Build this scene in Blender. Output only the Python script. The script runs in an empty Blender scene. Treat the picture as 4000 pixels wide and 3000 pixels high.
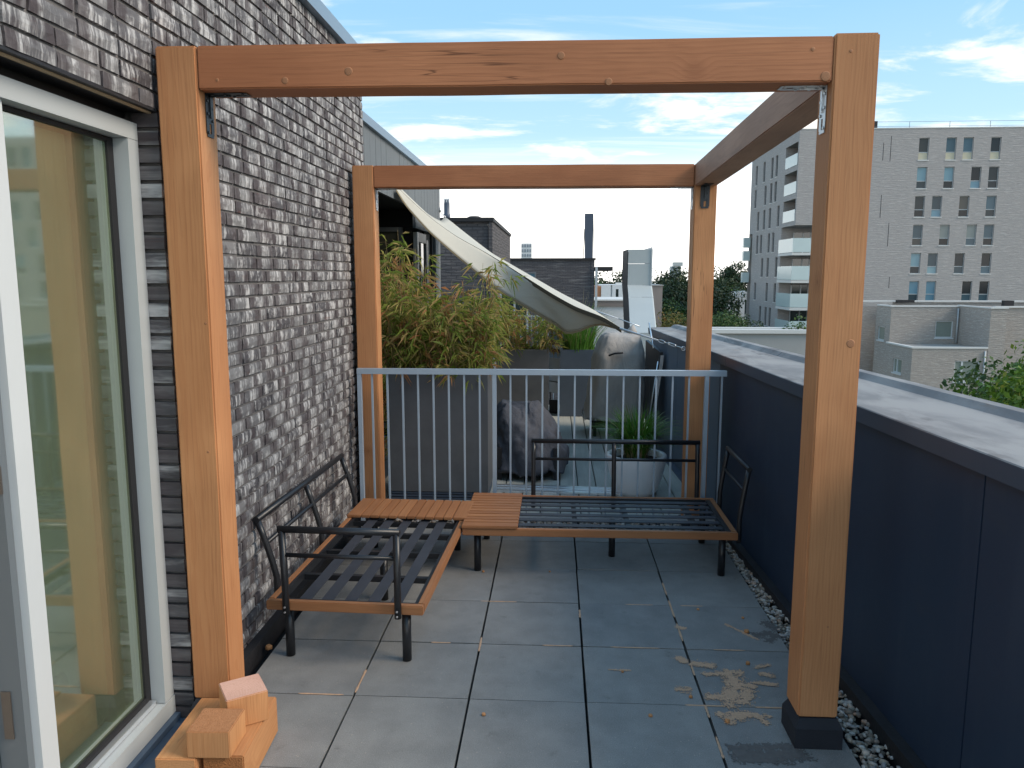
import bpy, bmesh, math, random
import numpy as np
from mathutils import Vector, Matrix, noise as mnoise
R = math.radians
rng = random.Random(7)
scn = bpy.context.scene
C = scn.collection

# ------------------------------------------------------------------ node helpers
def S(nt, typ, ins=None, out=0, **props):
    n = nt.nodes.new(typ)
    for k, v in props.items():
        setattr(n, k, v)
    for k, v in (ins or {}).items():
        s = n.inputs[k]
        if isinstance(v, bpy.types.NodeSocket):
            nt.links.new(v, s)
        else:
            s.default_value = v
    return n.outputs[out]
def mth(nt, op, a, b=0.0, c=0.0, clamp=False):
    return S(nt, 'ShaderNodeMath', {0: a, 1: b, 2: c}, operation=op, use_clamp=clamp)
def c4(c):
    return (c[0], c[1], c[2], 1.0) if not isinstance(c, bpy.types.NodeSocket) else c
def mixc(nt, f, a, b, mode='MIX'):
    return S(nt, 'ShaderNodeMix', {0: f, 6: c4(a), 7: c4(b)}, out=2, data_type='RGBA', blend_type=mode)
def ramp(nt, f, stops):
    n = nt.nodes.new('ShaderNodeValToRGB')
    e = n.color_ramp.elements
    while len(e) < len(stops):
        e.new(0.5)
    for i, (p, c) in enumerate(stops):
        e[i].position = p
        e[i].color = c4(c) if not isinstance(c, (int, float)) else (c, c, c, 1)
    nt.links.new(f, n.inputs[0])
    return n.outputs[0]
def sstep(nt, x, a, b):
    return S(nt, 'ShaderNodeMapRange', {0: x, 1: a, 2: b, 3: 0.0, 4: 1.0}, interpolation_type='SMOOTHSTEP')
def scl(nt, v, s):
    return S(nt, 'ShaderNodeVectorMath', {0: v, 1: s}, operation='MULTIPLY')
def vadd(nt, v, s):
    return S(nt, 'ShaderNodeVectorMath', {0: v, 1: s}, operation='ADD')
def nz(nt, v, scale, detail=3.0, rough=0.55, dist=0.0):
    return S(nt, 'ShaderNodeTexNoise', {'Vector': v, 'Scale': scale, 'Detail': detail, 'Roughness': rough, 'Distortion': dist})
def objco(nt):
    return S(nt, 'ShaderNodeTexCoord', out='Object')
def pos(nt):
    return S(nt, 'ShaderNodeNewGeometry', out='Position')
def irand(nt):
    a = S(nt, 'ShaderNodeNewGeometry', out='Random Per Island')
    b = S(nt, 'ShaderNodeObjectInfo', out='Random')
    return mth(nt, 'FRACT', mth(nt, 'ADD', a, b))
def bump(nt, h, strength, dist):
    return S(nt, 'ShaderNodeBump', {'Height': h, 'Strength': strength, 'Distance': dist})

def mat(name, fn):
    m = bpy.data.materials.new(name)
    m.use_nodes = True
    nt = m.node_tree
    nt.nodes.clear()
    o = nt.nodes.new('ShaderNodeOutputMaterial')
    nt.links.new(fn(nt), o.inputs[0])
    return m
def pb(nt, col, rough=0.6, metal=0.0, normal=None, spec=0.5, **kw):
    ins = {'Base Color': c4(col), 'Roughness': rough, 'Metallic': metal, 'Specular IOR Level': spec}
    if normal is not None:
        ins['Normal'] = normal
    ins.update({k.replace('_', ' '): v for k, v in kw.items()})
    return S(nt, 'ShaderNodeBsdfPrincipled', ins)

# ------------------------------------------------------------------ camera, sky, sun, exposure
cam_d = bpy.data.cameras.new('camera')
cam = bpy.data.objects.new('camera', cam_d)
C.objects.link(cam)
cam.location = (0, 0, 1.799)
cam.rotation_euler = (R(90 - 8.024), 0, R(3.176))
cam_d.sensor_width = 36.0
cam_d.lens = 27.203
cam_d.clip_end = 3000
cam_d.clip_start = 0.05
scn.camera = cam

SUN_EL, SUN_AZ = 36.0, 103.0          # azimuth clockwise from +Y: to the right of and behind the viewer
wd = bpy.data.worlds.new('World')
scn.world = wd
wd.use_nodes = True
wn = wd.node_tree
wn.nodes.clear()
def build_sky(nt):
    sky = S(nt, 'ShaderNodeTexSky', sky_type='NISHITA', sun_disc=False, sun_elevation=R(SUN_EL), sun_rotation=R(SUN_AZ),
            air_density=1.0, dust_density=1.2, ozone_density=2.0)
    nish = mixc(nt, 1.0, sky, (0.115, 0.115, 0.115), 'MULTIPLY')
    d = S(nt, 'ShaderNodeVectorMath', {0: S(nt, 'ShaderNodeTexCoord', out='Generated')}, operation='NORMALIZE')
    sep = nt.nodes.new('ShaderNodeSeparateXYZ')
    nt.links.new(d, sep.inputs[0])
    x, y, z = sep.outputs
    up = mth(nt, 'MAXIMUM', z, 0.0)
    blue = ramp(nt, up, [(0.0, (0.46, 0.52, 0.56)), (0.12, (0.27, 0.40, 0.485)), (0.30, (0.165, 0.315, 0.435)), (0.75, (0.13, 0.27, 0.43))])
    base = mixc(nt, 0.85, nish, blue)
    zz = mth(nt, 'ADD', up, 0.11)
    pl = S(nt, 'ShaderNodeCombineXYZ', {0: mth(nt, 'DIVIDE', x, zz), 1: mth(nt, 'DIVIDE', y, zz), 2: 4.2})
    warp = S(nt, 'ShaderNodeTexNoise', {'Vector': pl, 'Scale': 1.1, 'Detail': 2.0}, out=1)
    pw = vadd(nt, pl, scl(nt, warp, (0.7, 0.7, 0.0)))
    n1 = nz(nt, scl(nt, pw, (1.0, 1.45, 1.0)), 1.5, 9.0, 0.6)
    n2 = nz(nt, scl(nt, pl, (1.0, 1.0, 1.0)), 0.42, 2.0, 0.5)
    cov = mth(nt, 'ADD', n1, mth(nt, 'MULTIPLY', mth(nt, 'SUBTRACT', n2, 0.5), 0.75))
    # more cloud low down, thinning overhead
    low = sstep(nt, up, 0.36, 0.05)
    cov = mth(nt, 'ADD', cov, mth(nt, 'MULTIPLY', low, 0.07))
    cl = mth(nt, 'MULTIPLY', sstep(nt, cov, 0.54, 0.72), 0.95)
    wisp = nz(nt, scl(nt, vadd(nt, pl, (5.0, 2.0, 0.0)), (0.5, 2.6, 1.0)), 1.4, 6.0, 0.6, 0.6)
    wi = mth(nt, 'MULTIPLY', sstep(nt, wisp, 0.52, 0.78), 0.5)
    cl = mth(nt, 'MAXIMUM', cl, wi)
    sky2 = mixc(nt, cl, base, (0.62, 0.585, 0.53))
    # bright haze low above the skyline
    hz = sstep(nt, up, 0.175, 0.045)
    sky3 = mixc(nt, mth(nt, 'MULTIPLY', hz, 0.93), sky2, (0.95, 0.92, 0.87))
    gnd = sstep(nt, z, -0.01, -0.10)
    return mixc(nt, gnd, sky3, (0.20, 0.20, 0.18))
bg = S(wn, 'ShaderNodeBackground', {'Color': build_sky(wn), 'Strength': 1.0})
wo = wn.nodes.new('ShaderNodeOutputWorld')
wn.links.new(bg, wo.inputs[0])

sun_d = bpy.data.lights.new('sun', 'SUN')
sun_d.energy = 1.45
sun_d.angle = R(26)
sun_d.color = (1.0, 0.86, 0.70)
sun = bpy.data.objects.new('sun', sun_d)
C.objects.link(sun)
sv = Vector((math.sin(R(SUN_AZ)) * math.cos(R(SUN_EL)), math.cos(R(SUN_AZ)) * math.cos(R(SUN_EL)), math.sin(R(SUN_EL))))
sun.rotation_euler = sv.to_track_quat('Z', 'Y').to_euler()
vs = scn.view_settings
vs.view_transform = 'Standard'
vs.look = 'None'
vs.exposure = 1.2
vs.gamma = 1.0
vs.use_curve_mapping = False
scn.cycles.max_bounces = 8
scn.cycles.use_denoising = True

# ------------------------------------------------------------------ mesh helpers
class B:
    def __init__(s):
        s.bm = bmesh.new()
    def face(s, pts):
        return s.bm.faces.new([s.bm.verts.new(p) for p in pts])
    def hexa(s, p):            # 8 points: bottom 4 (ccw seen from above), top 4
        v = [s.bm.verts.new(q) for q in p]
        for f in ((3, 2, 1, 0), (4, 5, 6, 7), (0, 1, 5, 4), (1, 2, 6, 5), (2, 3, 7, 6), (3, 0, 4, 7)):
            s.bm.faces.new([v[i] for i in f])
    def box(s, x0, x1, y0, y1, z0, z1):
        s.hexa([(x0, y0, z0), (x1, y0, z0), (x1, y1, z0), (x0, y1, z0), (x0, y0, z1), (x1, y0, z1), (x1, y1, z1), (x0, y1, z1)])
        return s
    def prism(s, poly, f0, f1):   # poly of (a,b); f0/f1 map (a,b)->3D for both ends
        a = [s.bm.verts.new(f0(*q)) for q in poly]
        b = [s.bm.verts.new(f1(*q)) for q in poly]
        n = len(poly)
        s.bm.faces.new(a[::-1]); s.bm.faces.new(b)
        for i in range(n):
            s.bm.faces.new([a[i], a[(i + 1) % n], b[(i + 1) % n], b[i]])
        return s
    def tube(s, pts, r, n=10, caps=True):
        pts = [Vector(p) for p in pts]
        rs = r if isinstance(r, (list, tuple)) else [r] * len(pts)
        rings = []
        t0 = (pts[1] - pts[0]).normalized()
        ref = Vector((0, 0, 1)) if abs(t0.z) < 0.9 else Vector((1, 0, 0))
        u = t0.cross(ref).normalized()
        for i, p in enumerate(pts):
            if i == 0:
                t = t0
            elif i == len(pts) - 1:
                t = (pts[-1] - pts[-2]).normalized()
            else:
                t = ((pts[i + 1] - p).normalized() + (p - pts[i - 1]).normalized()).normalized()
            u = (u - t * u.dot(t)).normalized()
            w = t.cross(u)
            rings.append([s.bm.verts.new(p + (u * math.cos(2 * math.pi * k / n) + w * math.sin(2 * math.pi * k / n)) * rs[i]) for k in range(n)])
        for a, b in zip(rings, rings[1:]):
            for k in range(n):
                f = s.bm.faces.new([a[k], a[(k + 1) % n], b[(k + 1) % n], b[k]])
                f.smooth = True
        if caps:
            s.bm.faces.new(rings[0][::-1]); s.bm.faces.new(rings[-1])
        return s
    def lathe(s, prof, n=32, c=(0, 0, 0)):
        rings = []
        for r, z in prof:
            rings.append([s.bm.verts.new((c[0] + r * math.cos(2 * math.pi * k / n), c[1] + r * math.sin(2 * math.pi * k / n), c[2] + z)) for k in range(n)])
        for a, b in zip(rings, rings[1:]):
            for k in range(n):
                f = s.bm.faces.new([a[k], a[(k + 1) % n], b[(k + 1) % n], b[k]])
                f.smooth = True
        s.bm.faces.new(rings[0][::-1]); s.bm.faces.new(rings[-1])
        return s
    def mesh(s, name, bevel=0.0, seg=1):
        if bevel:
            es = [e for e in s.bm.edges if len(e.link_faces) == 2 and e.calc_face_angle(0) > 0.6]
            bmesh.ops.bevel(s.bm, geom=es, offset=bevel, segments=seg, affect='EDGES', clamp_overlap=True)
        me = bpy.data.meshes.new(name)
        s.bm.to_mesh(me)
        s.bm.free()
        return me
    def ob(s, name, m, parent=None, bevel=0.0, seg=1, **kw):
        return ob(name, s.mesh(name, bevel, seg), m, parent, **kw)

WL = {}
def ob(name, me, m=None, parent=None, loc=(0, 0, 0), rot=None, local=False):
    o = bpy.data.objects.new(name, me)
    C.objects.link(o)
    if m is not None and me is not None and not me.materials:
        me.materials.append(m)
    l = Vector(loc)
    if parent is not None:
        o.parent = parent
        if not local:
            l = l - WL[parent.name]
    o.location = l
    WL[o.name] = Vector(loc) if not local else Vector(loc) + (WL[parent.name] if parent else Vector())
    if rot is not None:
        o.rotation_euler = rot
    return o
def tag(o, label=None, cat=None, group=None, kind=None):
    for k, v in (('label', label), ('category', cat), ('group', group), ('kind', kind)):
        if v:
            o[k] = v
    return o
def thing(name, label, cat, loc=(0, 0, 0), rz=0.0, group=None):
    o = ob(name, None, None, loc=loc, rot=(0, 0, rz))
    o.empty_display_size = 0.1
    return tag(o, label, cat, group)
def struct(o):
    o['kind'] = 'structure'
    return o
def stuff(o):
    o['kind'] = 'stuff'
    return o
def copy_tree(src, parent=None):
    c = src.copy()
    C.objects.link(c)
    if parent is not None:
        c.parent = parent
    for ch in list(src.children):
        copy_tree(ch, c)
    return c

def timber(name, m, a, b, w, h, parent=None, bevel=0.004, up=(0, 0, 1), local=False, rough=0.0):
    """A sawn piece from a to b; its grain runs along local X."""
    a, b = Vector(a), Vector(b)
    L = (b - a).length
    x = (b - a).normalized()
    u = Vector(up)
    if abs(x.dot(u)) > 0.95:
        u = Vector((0, 1, 0))
    y = u.cross(x).normalized()
    z = x.cross(y)
    k = B()
    k.box(-L / 2, L / 2, -w / 2, w / 2, -h / 2, h / 2)
    if bevel:
        es = list(k.bm.edges)
        bmesh.ops.bevel(k.bm, geom=es, offset=bevel, segments=2, affect='EDGES')
    if rough:
        n = max(3, int(L / 0.12))
        for i in range(1, n):
            g = list(k.bm.verts) + list(k.bm.edges) + list(k.bm.faces)
            bmesh.ops.bisect_plane(k.bm, geom=g, plane_co=(-L / 2 + L * i / n, 0, 0), plane_no=(1, 0, 0))
        sd = rng.random() * 50
        for v in k.bm.verts:
            q = mnoise.noise_vector(v.co * 3.0 + Vector((sd, 0, 0))) * rough
            v.co.y += q.y; v.co.z += q.z
    me = k.mesh(name)
    o = bpy.data.objects.new(name, me)
    C.objects.link(o)
    me.materials.append(m)
    c = (a + b) / 2
    rot = Matrix((x, y, z)).transposed().to_euler()
    if parent is not None:
        o.parent = parent
        o.location = c if local else c - WL[parent.name]
    else:
        o.location = c
    WL[o.name] = c.copy()
    o.rotation_euler = rot
    return o

def facade(k, org, u, n, u0, u1, z0, z1, holes, depth):
    """A wall face in k with real recesses: org + u*s + z; n outward; holes (s0,s1,z0,z1)."""
    org, u, n = Vector(org), Vector(u), Vector(n)
    P = lambda s, z, d=0.0: org + u * s + Vector((0, 0, z)) - n * d
    ss = sorted({u0, u1, *[h[0] for h in holes], *[h[1] for h in holes]})
    zs = sorted({z0, z1, *[h[2] for h in holes], *[h[3] for h in holes]})
    flip = u.cross(Vector((0, 0, 1))).dot(n) < 0
    def q(a, b, c, d):
        k.face([d, c, b, a] if flip else [a, b, c, d])
    for a, b in zip(ss, ss[1:]):
        for c, d in zip(zs, zs[1:]):
            ms, mz = (a + b) / 2, (c + d) / 2
            if any(h[0] < ms < h[1] and h[2] < mz < h[3] for h in holes):
                continue
            q(P(a, c), P(b, c), P(b, d), P(a, d))
    for a, b, c, d in holes:
        q(P(a, c), P(b, c), P(b, c, depth), P(a, c, depth))
        q(P(a, d, depth), P(b, d, depth), P(b, d), P(a, d))
        q(P(a, c, depth), P(a, d, depth), P(a, d), P(a, c))
        q(P(b, c), P(b, d), P(b, d, depth), P(b, c, depth))
        q(P(a, c, depth), P(b, c, depth), P(b, d, depth), P(a, d, depth))

# ------------------------------------------------------------------ materials
def plain(name, col, rough=0.6, metal=0.0, spec=0.5, var=0.0, vscale=6.0, bmp=0.0, bscale=80.0, **kw):
    def f(nt):
        p = objco(nt)
        c = c4(col)
        if var:
            n = nz(nt, p, vscale, 5.0, 0.6)
            c = mixc(nt, n, tuple(q * (1 - var) for q in col), tuple(min(1, q * (1 + var)) for q in col))
        nm = bump(nt, nz(nt, p, bscale, 4.0), bmp, 0.004) if bmp else None
        return pb(nt, c, rough, metal, nm, spec, **kw)
    return mat(name, f)

def wood(name, pale, mid, dark, ring=0.010, contrast=0.55, knots=True, rough=0.62, stain=None):
    def f(nt):
        p = objco(nt)
        rnd = S(nt, 'ShaderNodeObjectInfo', out='Random')
        off = S(nt, 'ShaderNodeCombineXYZ', {0: mth(nt, 'MULTIPLY', rnd, 31.0), 1: mth(nt, 'MULTIPLY', mth(nt, 'SUBTRACT', rnd, 0.35), 0.22), 2: mth(nt, 'MULTIPLY', mth(nt, 'FRACT', mth(nt, 'MULTIPLY', rnd, 7.31)), 0.16)})
        v = S(nt, 'ShaderNodeVectorMath', {0: p, 1: off}, operation='ADD')
        vor = S(nt, 'ShaderNodeTexVoronoi', {'Vector': v, 'Scale': 2.7, 'Randomness': 1.0}, out=0)
        kd = mth(nt, 'SUBTRACT', 1.0, sstep(nt, vor, 0.0, 0.26))
        n1 = nz(nt, scl(nt, v, (1.3, 5.0, 5.0)), 1.0, 3.0)
        n1c = mth(nt, 'MULTIPLY', mth(nt, 'SUBTRACT', n1, 0.5), 0.085)
        sp = nt.nodes.new('ShaderNodeSeparateXYZ')
        nt.links.new(v, sp.inputs[0])
        yy = mth(nt, 'ADD', sp.outputs[1], n1c)
        r = mth(nt, 'SQRT', mth(nt, 'ADD', mth(nt, 'MULTIPLY', yy, yy), mth(nt, 'MULTIPLY', sp.outputs[2], sp.outputs[2])))
        if knots:
            r = mth(nt, 'ADD', r, mth(nt, 'MULTIPLY', kd, 0.028))
        rg = mth(nt, 'FRACT', mth(nt, 'DIVIDE', r, ring))
        late = sstep(nt, rg, 0.35, 0.97)
        grain = nz(nt, scl(nt, v, (5.0, 190.0, 190.0)), 1.0, 3.0, 0.6)
        big = nz(nt, scl(nt, v, (1.1, 4.0, 4.0)), 1.0, 2.0)
        c = mixc(nt, mth(nt, 'MULTIPLY', late, contrast), pale, mid)
        c = mixc(nt, mth(nt, 'MULTIPLY', sstep(nt, big, 0.35, 0.75), 0.7), c, mid)
        c = mixc(nt, mth(nt, 'MULTIPLY', sstep(nt, grain, 0.48, 0.72), 0.35), c, dark)
        if knots:
            kn = mth(nt, 'SUBTRACT', 1.0, sstep(nt, vor, 0.035, 0.06))
            c = mixc(nt, mth(nt, 'MULTIPLY', kn, 0.75), c, dark)
            c = mixc(nt, mth(nt, 'MULTIPLY', sstep(nt, kd, 0.35, 0.95), 0.45), c, tuple((a + b_) / 2 for a, b_ in zip(mid, dark)))
        tone = nz(nt, vadd(nt, scl(nt, v, (0.9, 1.5, 1.5)), (3.0, 1.0, 5.0)), 1.4, 3.0, 0.6)
        c = mixc(nt, mth(nt, 'MULTIPLY', sstep(nt, tone, 0.38, 0.62), 0.38), c, tuple(q * 0.72 for q in mid))
        c = mixc(nt, mth(nt, 'MULTIPLY', sstep(nt, tone, 0.50, 0.30), 0.35), c, tuple(min(1, q * 1.12) for q in pale))
        ck = nz(nt, scl(nt, v, (0.9, 34.0, 34.0)), 1.0, 2.0, 0.5)
        ckm = nz(nt, scl(nt, v, (0.7, 2.0, 2.0)), 1.3, 2.0)
        crack = mth(nt, 'MULTIPLY', mth(nt, 'SUBTRACT', 1.0, sstep(nt, mth(nt, 'ABSOLUTE', mth(nt, 'SUBTRACT', ck, 0.5)), 0.0, 0.012)), sstep(nt, ckm, 0.58, 0.68))
        if knots:
            c = mixc(nt, mth(nt, 'MULTIPLY', crack, 0.75), c, tuple(q * 0.45 for q in dark))
        if stain:
            s2 = nz(nt, scl(nt, v, (2.2, 9.0, 9.0)), 1.3, 6.0, 0.7)
            c = mixc(nt, mth(nt, 'MULTIPLY', sstep(nt, s2, 0.5, 0.72), 0.5), c, stain)
        hb = mth(nt, 'ADD', mth(nt, 'MULTIPLY', grain, 0.6), mth(nt, 'MULTIPLY', late, 0.4))
        return pb(nt, c, rough, 0.0, bump(nt, hb, 0.25, 0.002), 0.3)
    return mat(name, f)

M = {}
M['post'] = wood('douglas_fir', (0.61, 0.295, 0.132), (0.49, 0.205, 0.084), (0.26, 0.10, 0.042), 0.012, 0.42)
M['beam'] = wood('douglas_fir_beam', (0.52, 0.215, 0.098), (0.41, 0.152, 0.066), (0.215, 0.08, 0.036), 0.013, 0.42)
M['sidebeam'] = wood('douglas_fir_stained', (0.46, 0.27, 0.18), (0.37, 0.205, 0.135), (0.21, 0.115, 0.08), 0.012, 0.4, stain=(0.22, 0.14, 0.105))
M['offcut'] = wood('douglas_fir_fresh', (0.60, 0.305, 0.135), (0.49, 0.215, 0.085), (0.26, 0.10, 0.04), 0.009, 0.42)
M['offpink'] = wood('douglas_fir_pink', (0.68, 0.43, 0.34), (0.62, 0.34, 0.265), (0.40, 0.2, 0.14), 0.008, 0.6, knots=False)
M['acacia'] = wood('acacia', (0.37, 0.17, 0.075), (0.29, 0.12, 0.05), (0.14, 0.055, 0.024), 0.007, 0.5, knots=False, rough=0.5)
M['deckwood'] = wood('weathered_decking', (0.42, 0.43, 0.395), (0.33, 0.335, 0.305), (0.18, 0.18, 0.165), 0.02, 0.4, knots=False, rough=0.75)

def m_endgrain(nt):
    p = objco(nt)
    n = nz(nt, p, 90.0, 6.0, 0.7)
    c = mixc(nt, n, (0.22, 0.08, 0.03), (0.52, 0.23, 0.09))
    return pb(nt, c, 0.9, 0, bump(nt, nz(nt, p, 160.0, 4.0), 0.8, 0.01), 0.15)
M['rough_end'] = mat('rough_sawn_end', m_endgrain)
def m_roughtop(nt):
    p = objco(nt)
    n = nz(nt, p, 70.0, 6.0, 0.7)
    return pb(nt, mixc(nt, n, (0.30, 0.125, 0.055), (0.52, 0.26, 0.13)), 0.9, 0, bump(nt, nz(nt, p, 160.0, 4.0), 0.6, 0.008), 0.15)
M['rough_top'] = mat('rough_sawn_top', m_roughtop)

def m_brick(nt):
    p = pos(nt)
    rnd = irand(nt)
    base = ramp(nt, rnd, [(0.0, (0.060, 0.055, 0.060)), (0.3, (0.105, 0.101, 0.107)), (0.6, (0.135, 0.131, 0.135)), (0.85, (0.17, 0.166, 0.168)), (1.0, (0.205, 0.20, 0.20))])
    red = nz(nt, p, 2.6, 3.0)
    base = mixc(nt, mth(nt, 'MULTIPLY', sstep(nt, red, 0.54, 0.74), 0.3), base, (0.135, 0.075, 0.066))
    st = nz(nt, scl(nt, p, (1.0, 46.0, 6.0)), 1.0, 5.0, 0.7)
    pat = nz(nt, vadd(nt, scl(nt, p, (1.0, 11.0, 17.0)), (3.0, 1.0, 2.0)), 1.0, 4.0, 0.6)
    white = mth(nt, 'MULTIPLY', sstep(nt, st, 0.42, 0.62), sstep(nt, pat, 0.36, 0.56))
    c = mixc(nt, mth(nt, 'MULTIPLY', white, 0.9), base, (0.54, 0.53, 0.52))
    bl = nz(nt, vadd(nt, scl(nt, p, (1.0, 14.0, 9.0)), (9.0, 4.0, 7.0)), 1.0, 2.0, 0.4)
    c = mixc(nt, mth(nt, 'MULTIPLY', sstep(nt, bl, 0.62, 0.70), 0.6), c, (0.048, 0.036, 0.040))
    al = S(nt, 'ShaderNodeAttribute', out=2, attribute_name='along')
    e1 = mth(nt, 'MULTIPLY', sstep(nt, mth(nt, 'ADD', al, mth(nt, 'MULTIPLY', mth(nt, 'SUBTRACT', pat, 0.5), 0.35)), 0.30, 0.20), sstep(nt, rnd, 0.35, 0.45))
    e2 = mth(nt, 'MULTIPLY', sstep(nt, mth(nt, 'ADD', al, mth(nt, 'MULTIPLY', mth(nt, 'SUBTRACT', st, 0.5), 0.3)), 0.72, 0.82), sstep(nt, mth(nt, 'FRACT', mth(nt, 'MULTIPLY', rnd, 7.7)), 0.40, 0.5))
    c = mixc(nt, mth(nt, 'MULTIPLY', mth(nt, 'MAXIMUM', e1, e2), 0.78), c, (0.060, 0.047, 0.050))
    rust = nz(nt, vadd(nt, scl(nt, p, (1.0, 5.0, 40.0)), (2.0, 6.0, 1.0)), 1.0, 4.0, 0.65)
    c = mixc(nt, mth(nt, 'MULTIPLY', sstep(nt, rust, 0.64, 0.74), 0.55), c, (0.125, 0.05, 0.04))
    h = mth(nt, 'ADD', mth(nt, 'MULTIPLY', st, 0.6), nz(nt, p, 60.0, 5.0, 0.7))
    return pb(nt, c, 0.8, 0, bump(nt, h, 0.35, 0.004), 0.3)
M['brick'] = mat('dark_lime_streaked_brick', m_brick)
M['mortar'] = plain('dark_mortar', (0.135, 0.127, 0.125), 0.95, var=0.35, vscale=25, bmp=0.6, bscale=200)

def pale_brick(name, a, b, fleck, scale=1.0, sx=1.1, sz=9.0):
    def f(nt):
        p = objco(nt)
        sp = nt.nodes.new('ShaderNodeSeparateXYZ')
        nt.links.new(p, sp.inputs[0])
        q = S(nt, 'ShaderNodeCombineXYZ', {0: mth(nt, 'ADD', sp.outputs[0], sp.outputs[1]), 1: sp.outputs[2], 2: 0.0})
        br = S(nt, 'ShaderNodeTexBrick', {'Vector': q, 'Color1': c4(a), 'Color2': c4(b), 'Mortar': c4(tuple(x * 0.75 for x in a)), 'Scale': 1.0,
                                          'Mortar Size': 0.012, 'Bias': 0.0, 'Brick Width': 0.22 * scale, 'Row Height': 0.066 * scale})
        n = nz(nt, scl(nt, q, (sx, sz, 1.0)), 1.0, 6.0, 0.65)
        c = mixc(nt, mth(nt, 'MULTIPLY', sstep(nt, n, 0.52, 0.68), 0.6), br, fleck)
        dk = nz(nt, vadd(nt, scl(nt, q, (sx, sz, 1.0)), (7.0, 3.0, 0.0)), 1.2, 5.0, 0.65)
        c = mixc(nt, mth(nt, 'MULTIPLY', sstep(nt, dk, 0.60, 0.70), 0.6), c, tuple(x * 0.45 for x in a))
        w = nz(nt, q, 0.35, 4.0)
        c = mixc(nt, mth(nt, 'MULTIPLY', w, 0.3), c, tuple(x * 0.8 for x in a))
        return pb(nt, c, 0.9, 0, bump(nt, n, 0.8, 0.06), 0.2)
    return mat(name, f)
M['towerbrick'] = pale_brick('pale_brick', (0.45, 0.42, 0.40), (0.385, 0.36, 0.345), (0.56, 0.53, 0.51))
M['lowbrick'] = pale_brick('pale_rough_brick', (0.43, 0.385, 0.345), (0.35, 0.315, 0.285), (0.60, 0.56, 0.51), 1.0, 1.6, 11.0)
M['housebrick'] = pale_brick('dark_house_brick', (0.10, 0.095, 0.10), (0.14, 0.13, 0.132), (0.24, 0.225, 0.215), 1.0, 2.6, 15.0)
M['longbrick'] = pale_brick('dark_long_brick', (0.095, 0.09, 0.096), (0.12, 0.112, 0.115), (0.30, 0.285, 0.275), 1.0, 0.9, 9.0)

def m_tile(nt):
    p = objco(nt)
    rnd = S(nt, 'ShaderNodeObjectInfo', out='Random')
    v = vadd(nt, p, S(nt, 'ShaderNodeCombineXYZ', {0: mth(nt, 'MULTIPLY', rnd, 41.0), 1: mth(nt, 'MULTIPLY', rnd, 17.0)}))
    fine = nz(nt, v, 240.0, 3.0, 0.7)
    mid = nz(nt, v, 5.0, 5.0, 0.62)
    c = mixc(nt, sstep(nt, mid, 0.3, 0.72), (0.200, 0.198, 0.190), (0.290, 0.285, 0.270))
    c = mixc(nt, 0.32, c, ramp(nt, rnd, [(0, (0.19, 0.192, 0.195)), (0.5, (0.245, 0.242, 0.232)), (1, (0.29, 0.28, 0.26))]))
    c = mixc(nt, mth(nt, 'MULTIPLY', sstep(nt, fine, 0.54, 0.72), 0.75), c, (0.44, 0.43, 0.41))
    c = mixc(nt, mth(nt, 'MULTIPLY', sstep(nt, fine, 0.44, 0.28), 0.7), c, (0.06, 0.062, 0.064))
    dirt = nz(nt, vadd(nt, v, (3.0, 8.0, 0.0)), 9.0, 6.0, 0.7)
    c = mixc(nt, mth(nt, 'MULTIPLY', sstep(nt, dirt, 0.58, 0.76), 0.5), c, (0.105, 0.10, 0.092))
    sp_ = S(nt, 'ShaderNodeTexVoronoi', {'Vector': v, 'Scale': 26.0}, out=0)
    c = mixc(nt, mth(nt, 'MULTIPLY', sstep(nt, sp_, 0.075, 0.045), 0.8), c, (0.48, 0.42, 0.34))
    return pb(nt, c, 0.72, 0, bump(nt, fine, 0.5, 0.003), 0.35)
M['tile'] = mat('concrete_tile', m_tile)
M['underlay'] = plain('black_roofing', (0.012, 0.012, 0.013), 0.9)
M['bitumen'] = plain('black_bitumen', (0.016, 0.016, 0.019), 0.6, var=0.5, vscale=18, bmp=0.4)

def m_gravel(nt):
    r = irand(nt)
    c = ramp(nt, r, [(0, (0.10, 0.085, 0.075)), (0.14, (0.24, 0.20, 0.16)), (0.3, (0.42, 0.36, 0.28)), (0.5, (0.50, 0.46, 0.40)), (0.62, (0.30, 0.30, 0.31)), (0.8, (0.60, 0.58, 0.54)), (0.92, (0.40, 0.25, 0.17)), (1, (0.66, 0.64, 0.60))])
    n = nz(nt, pos(nt), 60.0, 4.0)
    return pb(nt, mixc(nt, mth(nt, 'MULTIPLY', n, 0.35), c, (0.25, 0.22, 0.18)), 0.6, 0, None, 0.4)
M['gravel'] = mat('river_gravel', m_gravel)

def m_panel(nt):
    p = pos(nt)
    st = nz(nt, scl(nt, p, (6.0, 6.0, 0.5)), 1.6, 5.0, 0.65)
    dust = nz(nt, p, 2.2, 6.0, 0.65)
    c = mixc(nt, mth(nt, 'MULTIPLY', sstep(nt, st, 0.50, 0.75), 0.5), (0.018, 0.034, 0.066), (0.034, 0.052, 0.084))
    c = mixc(nt, mth(nt, 'MULTIPLY', sstep(nt, dust, 0.55, 0.75), 0.4), c, (0.055, 0.062, 0.072))
    rf = mth(nt, 'ADD', 0.34, mth(nt, 'MULTIPLY', dust, 0.25))
    return pb(nt, c, rf, 0, bump(nt, nz(nt, p, 1.1, 2.0), 0.25, 0.03), 0.5)
M['panel'] = mat('anthracite_panel', m_panel)
M['panel_pale'] = plain('slate_blue_panel', (0.10, 0.135, 0.18), 0.5, var=0.12, vscale=2.0)
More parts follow.
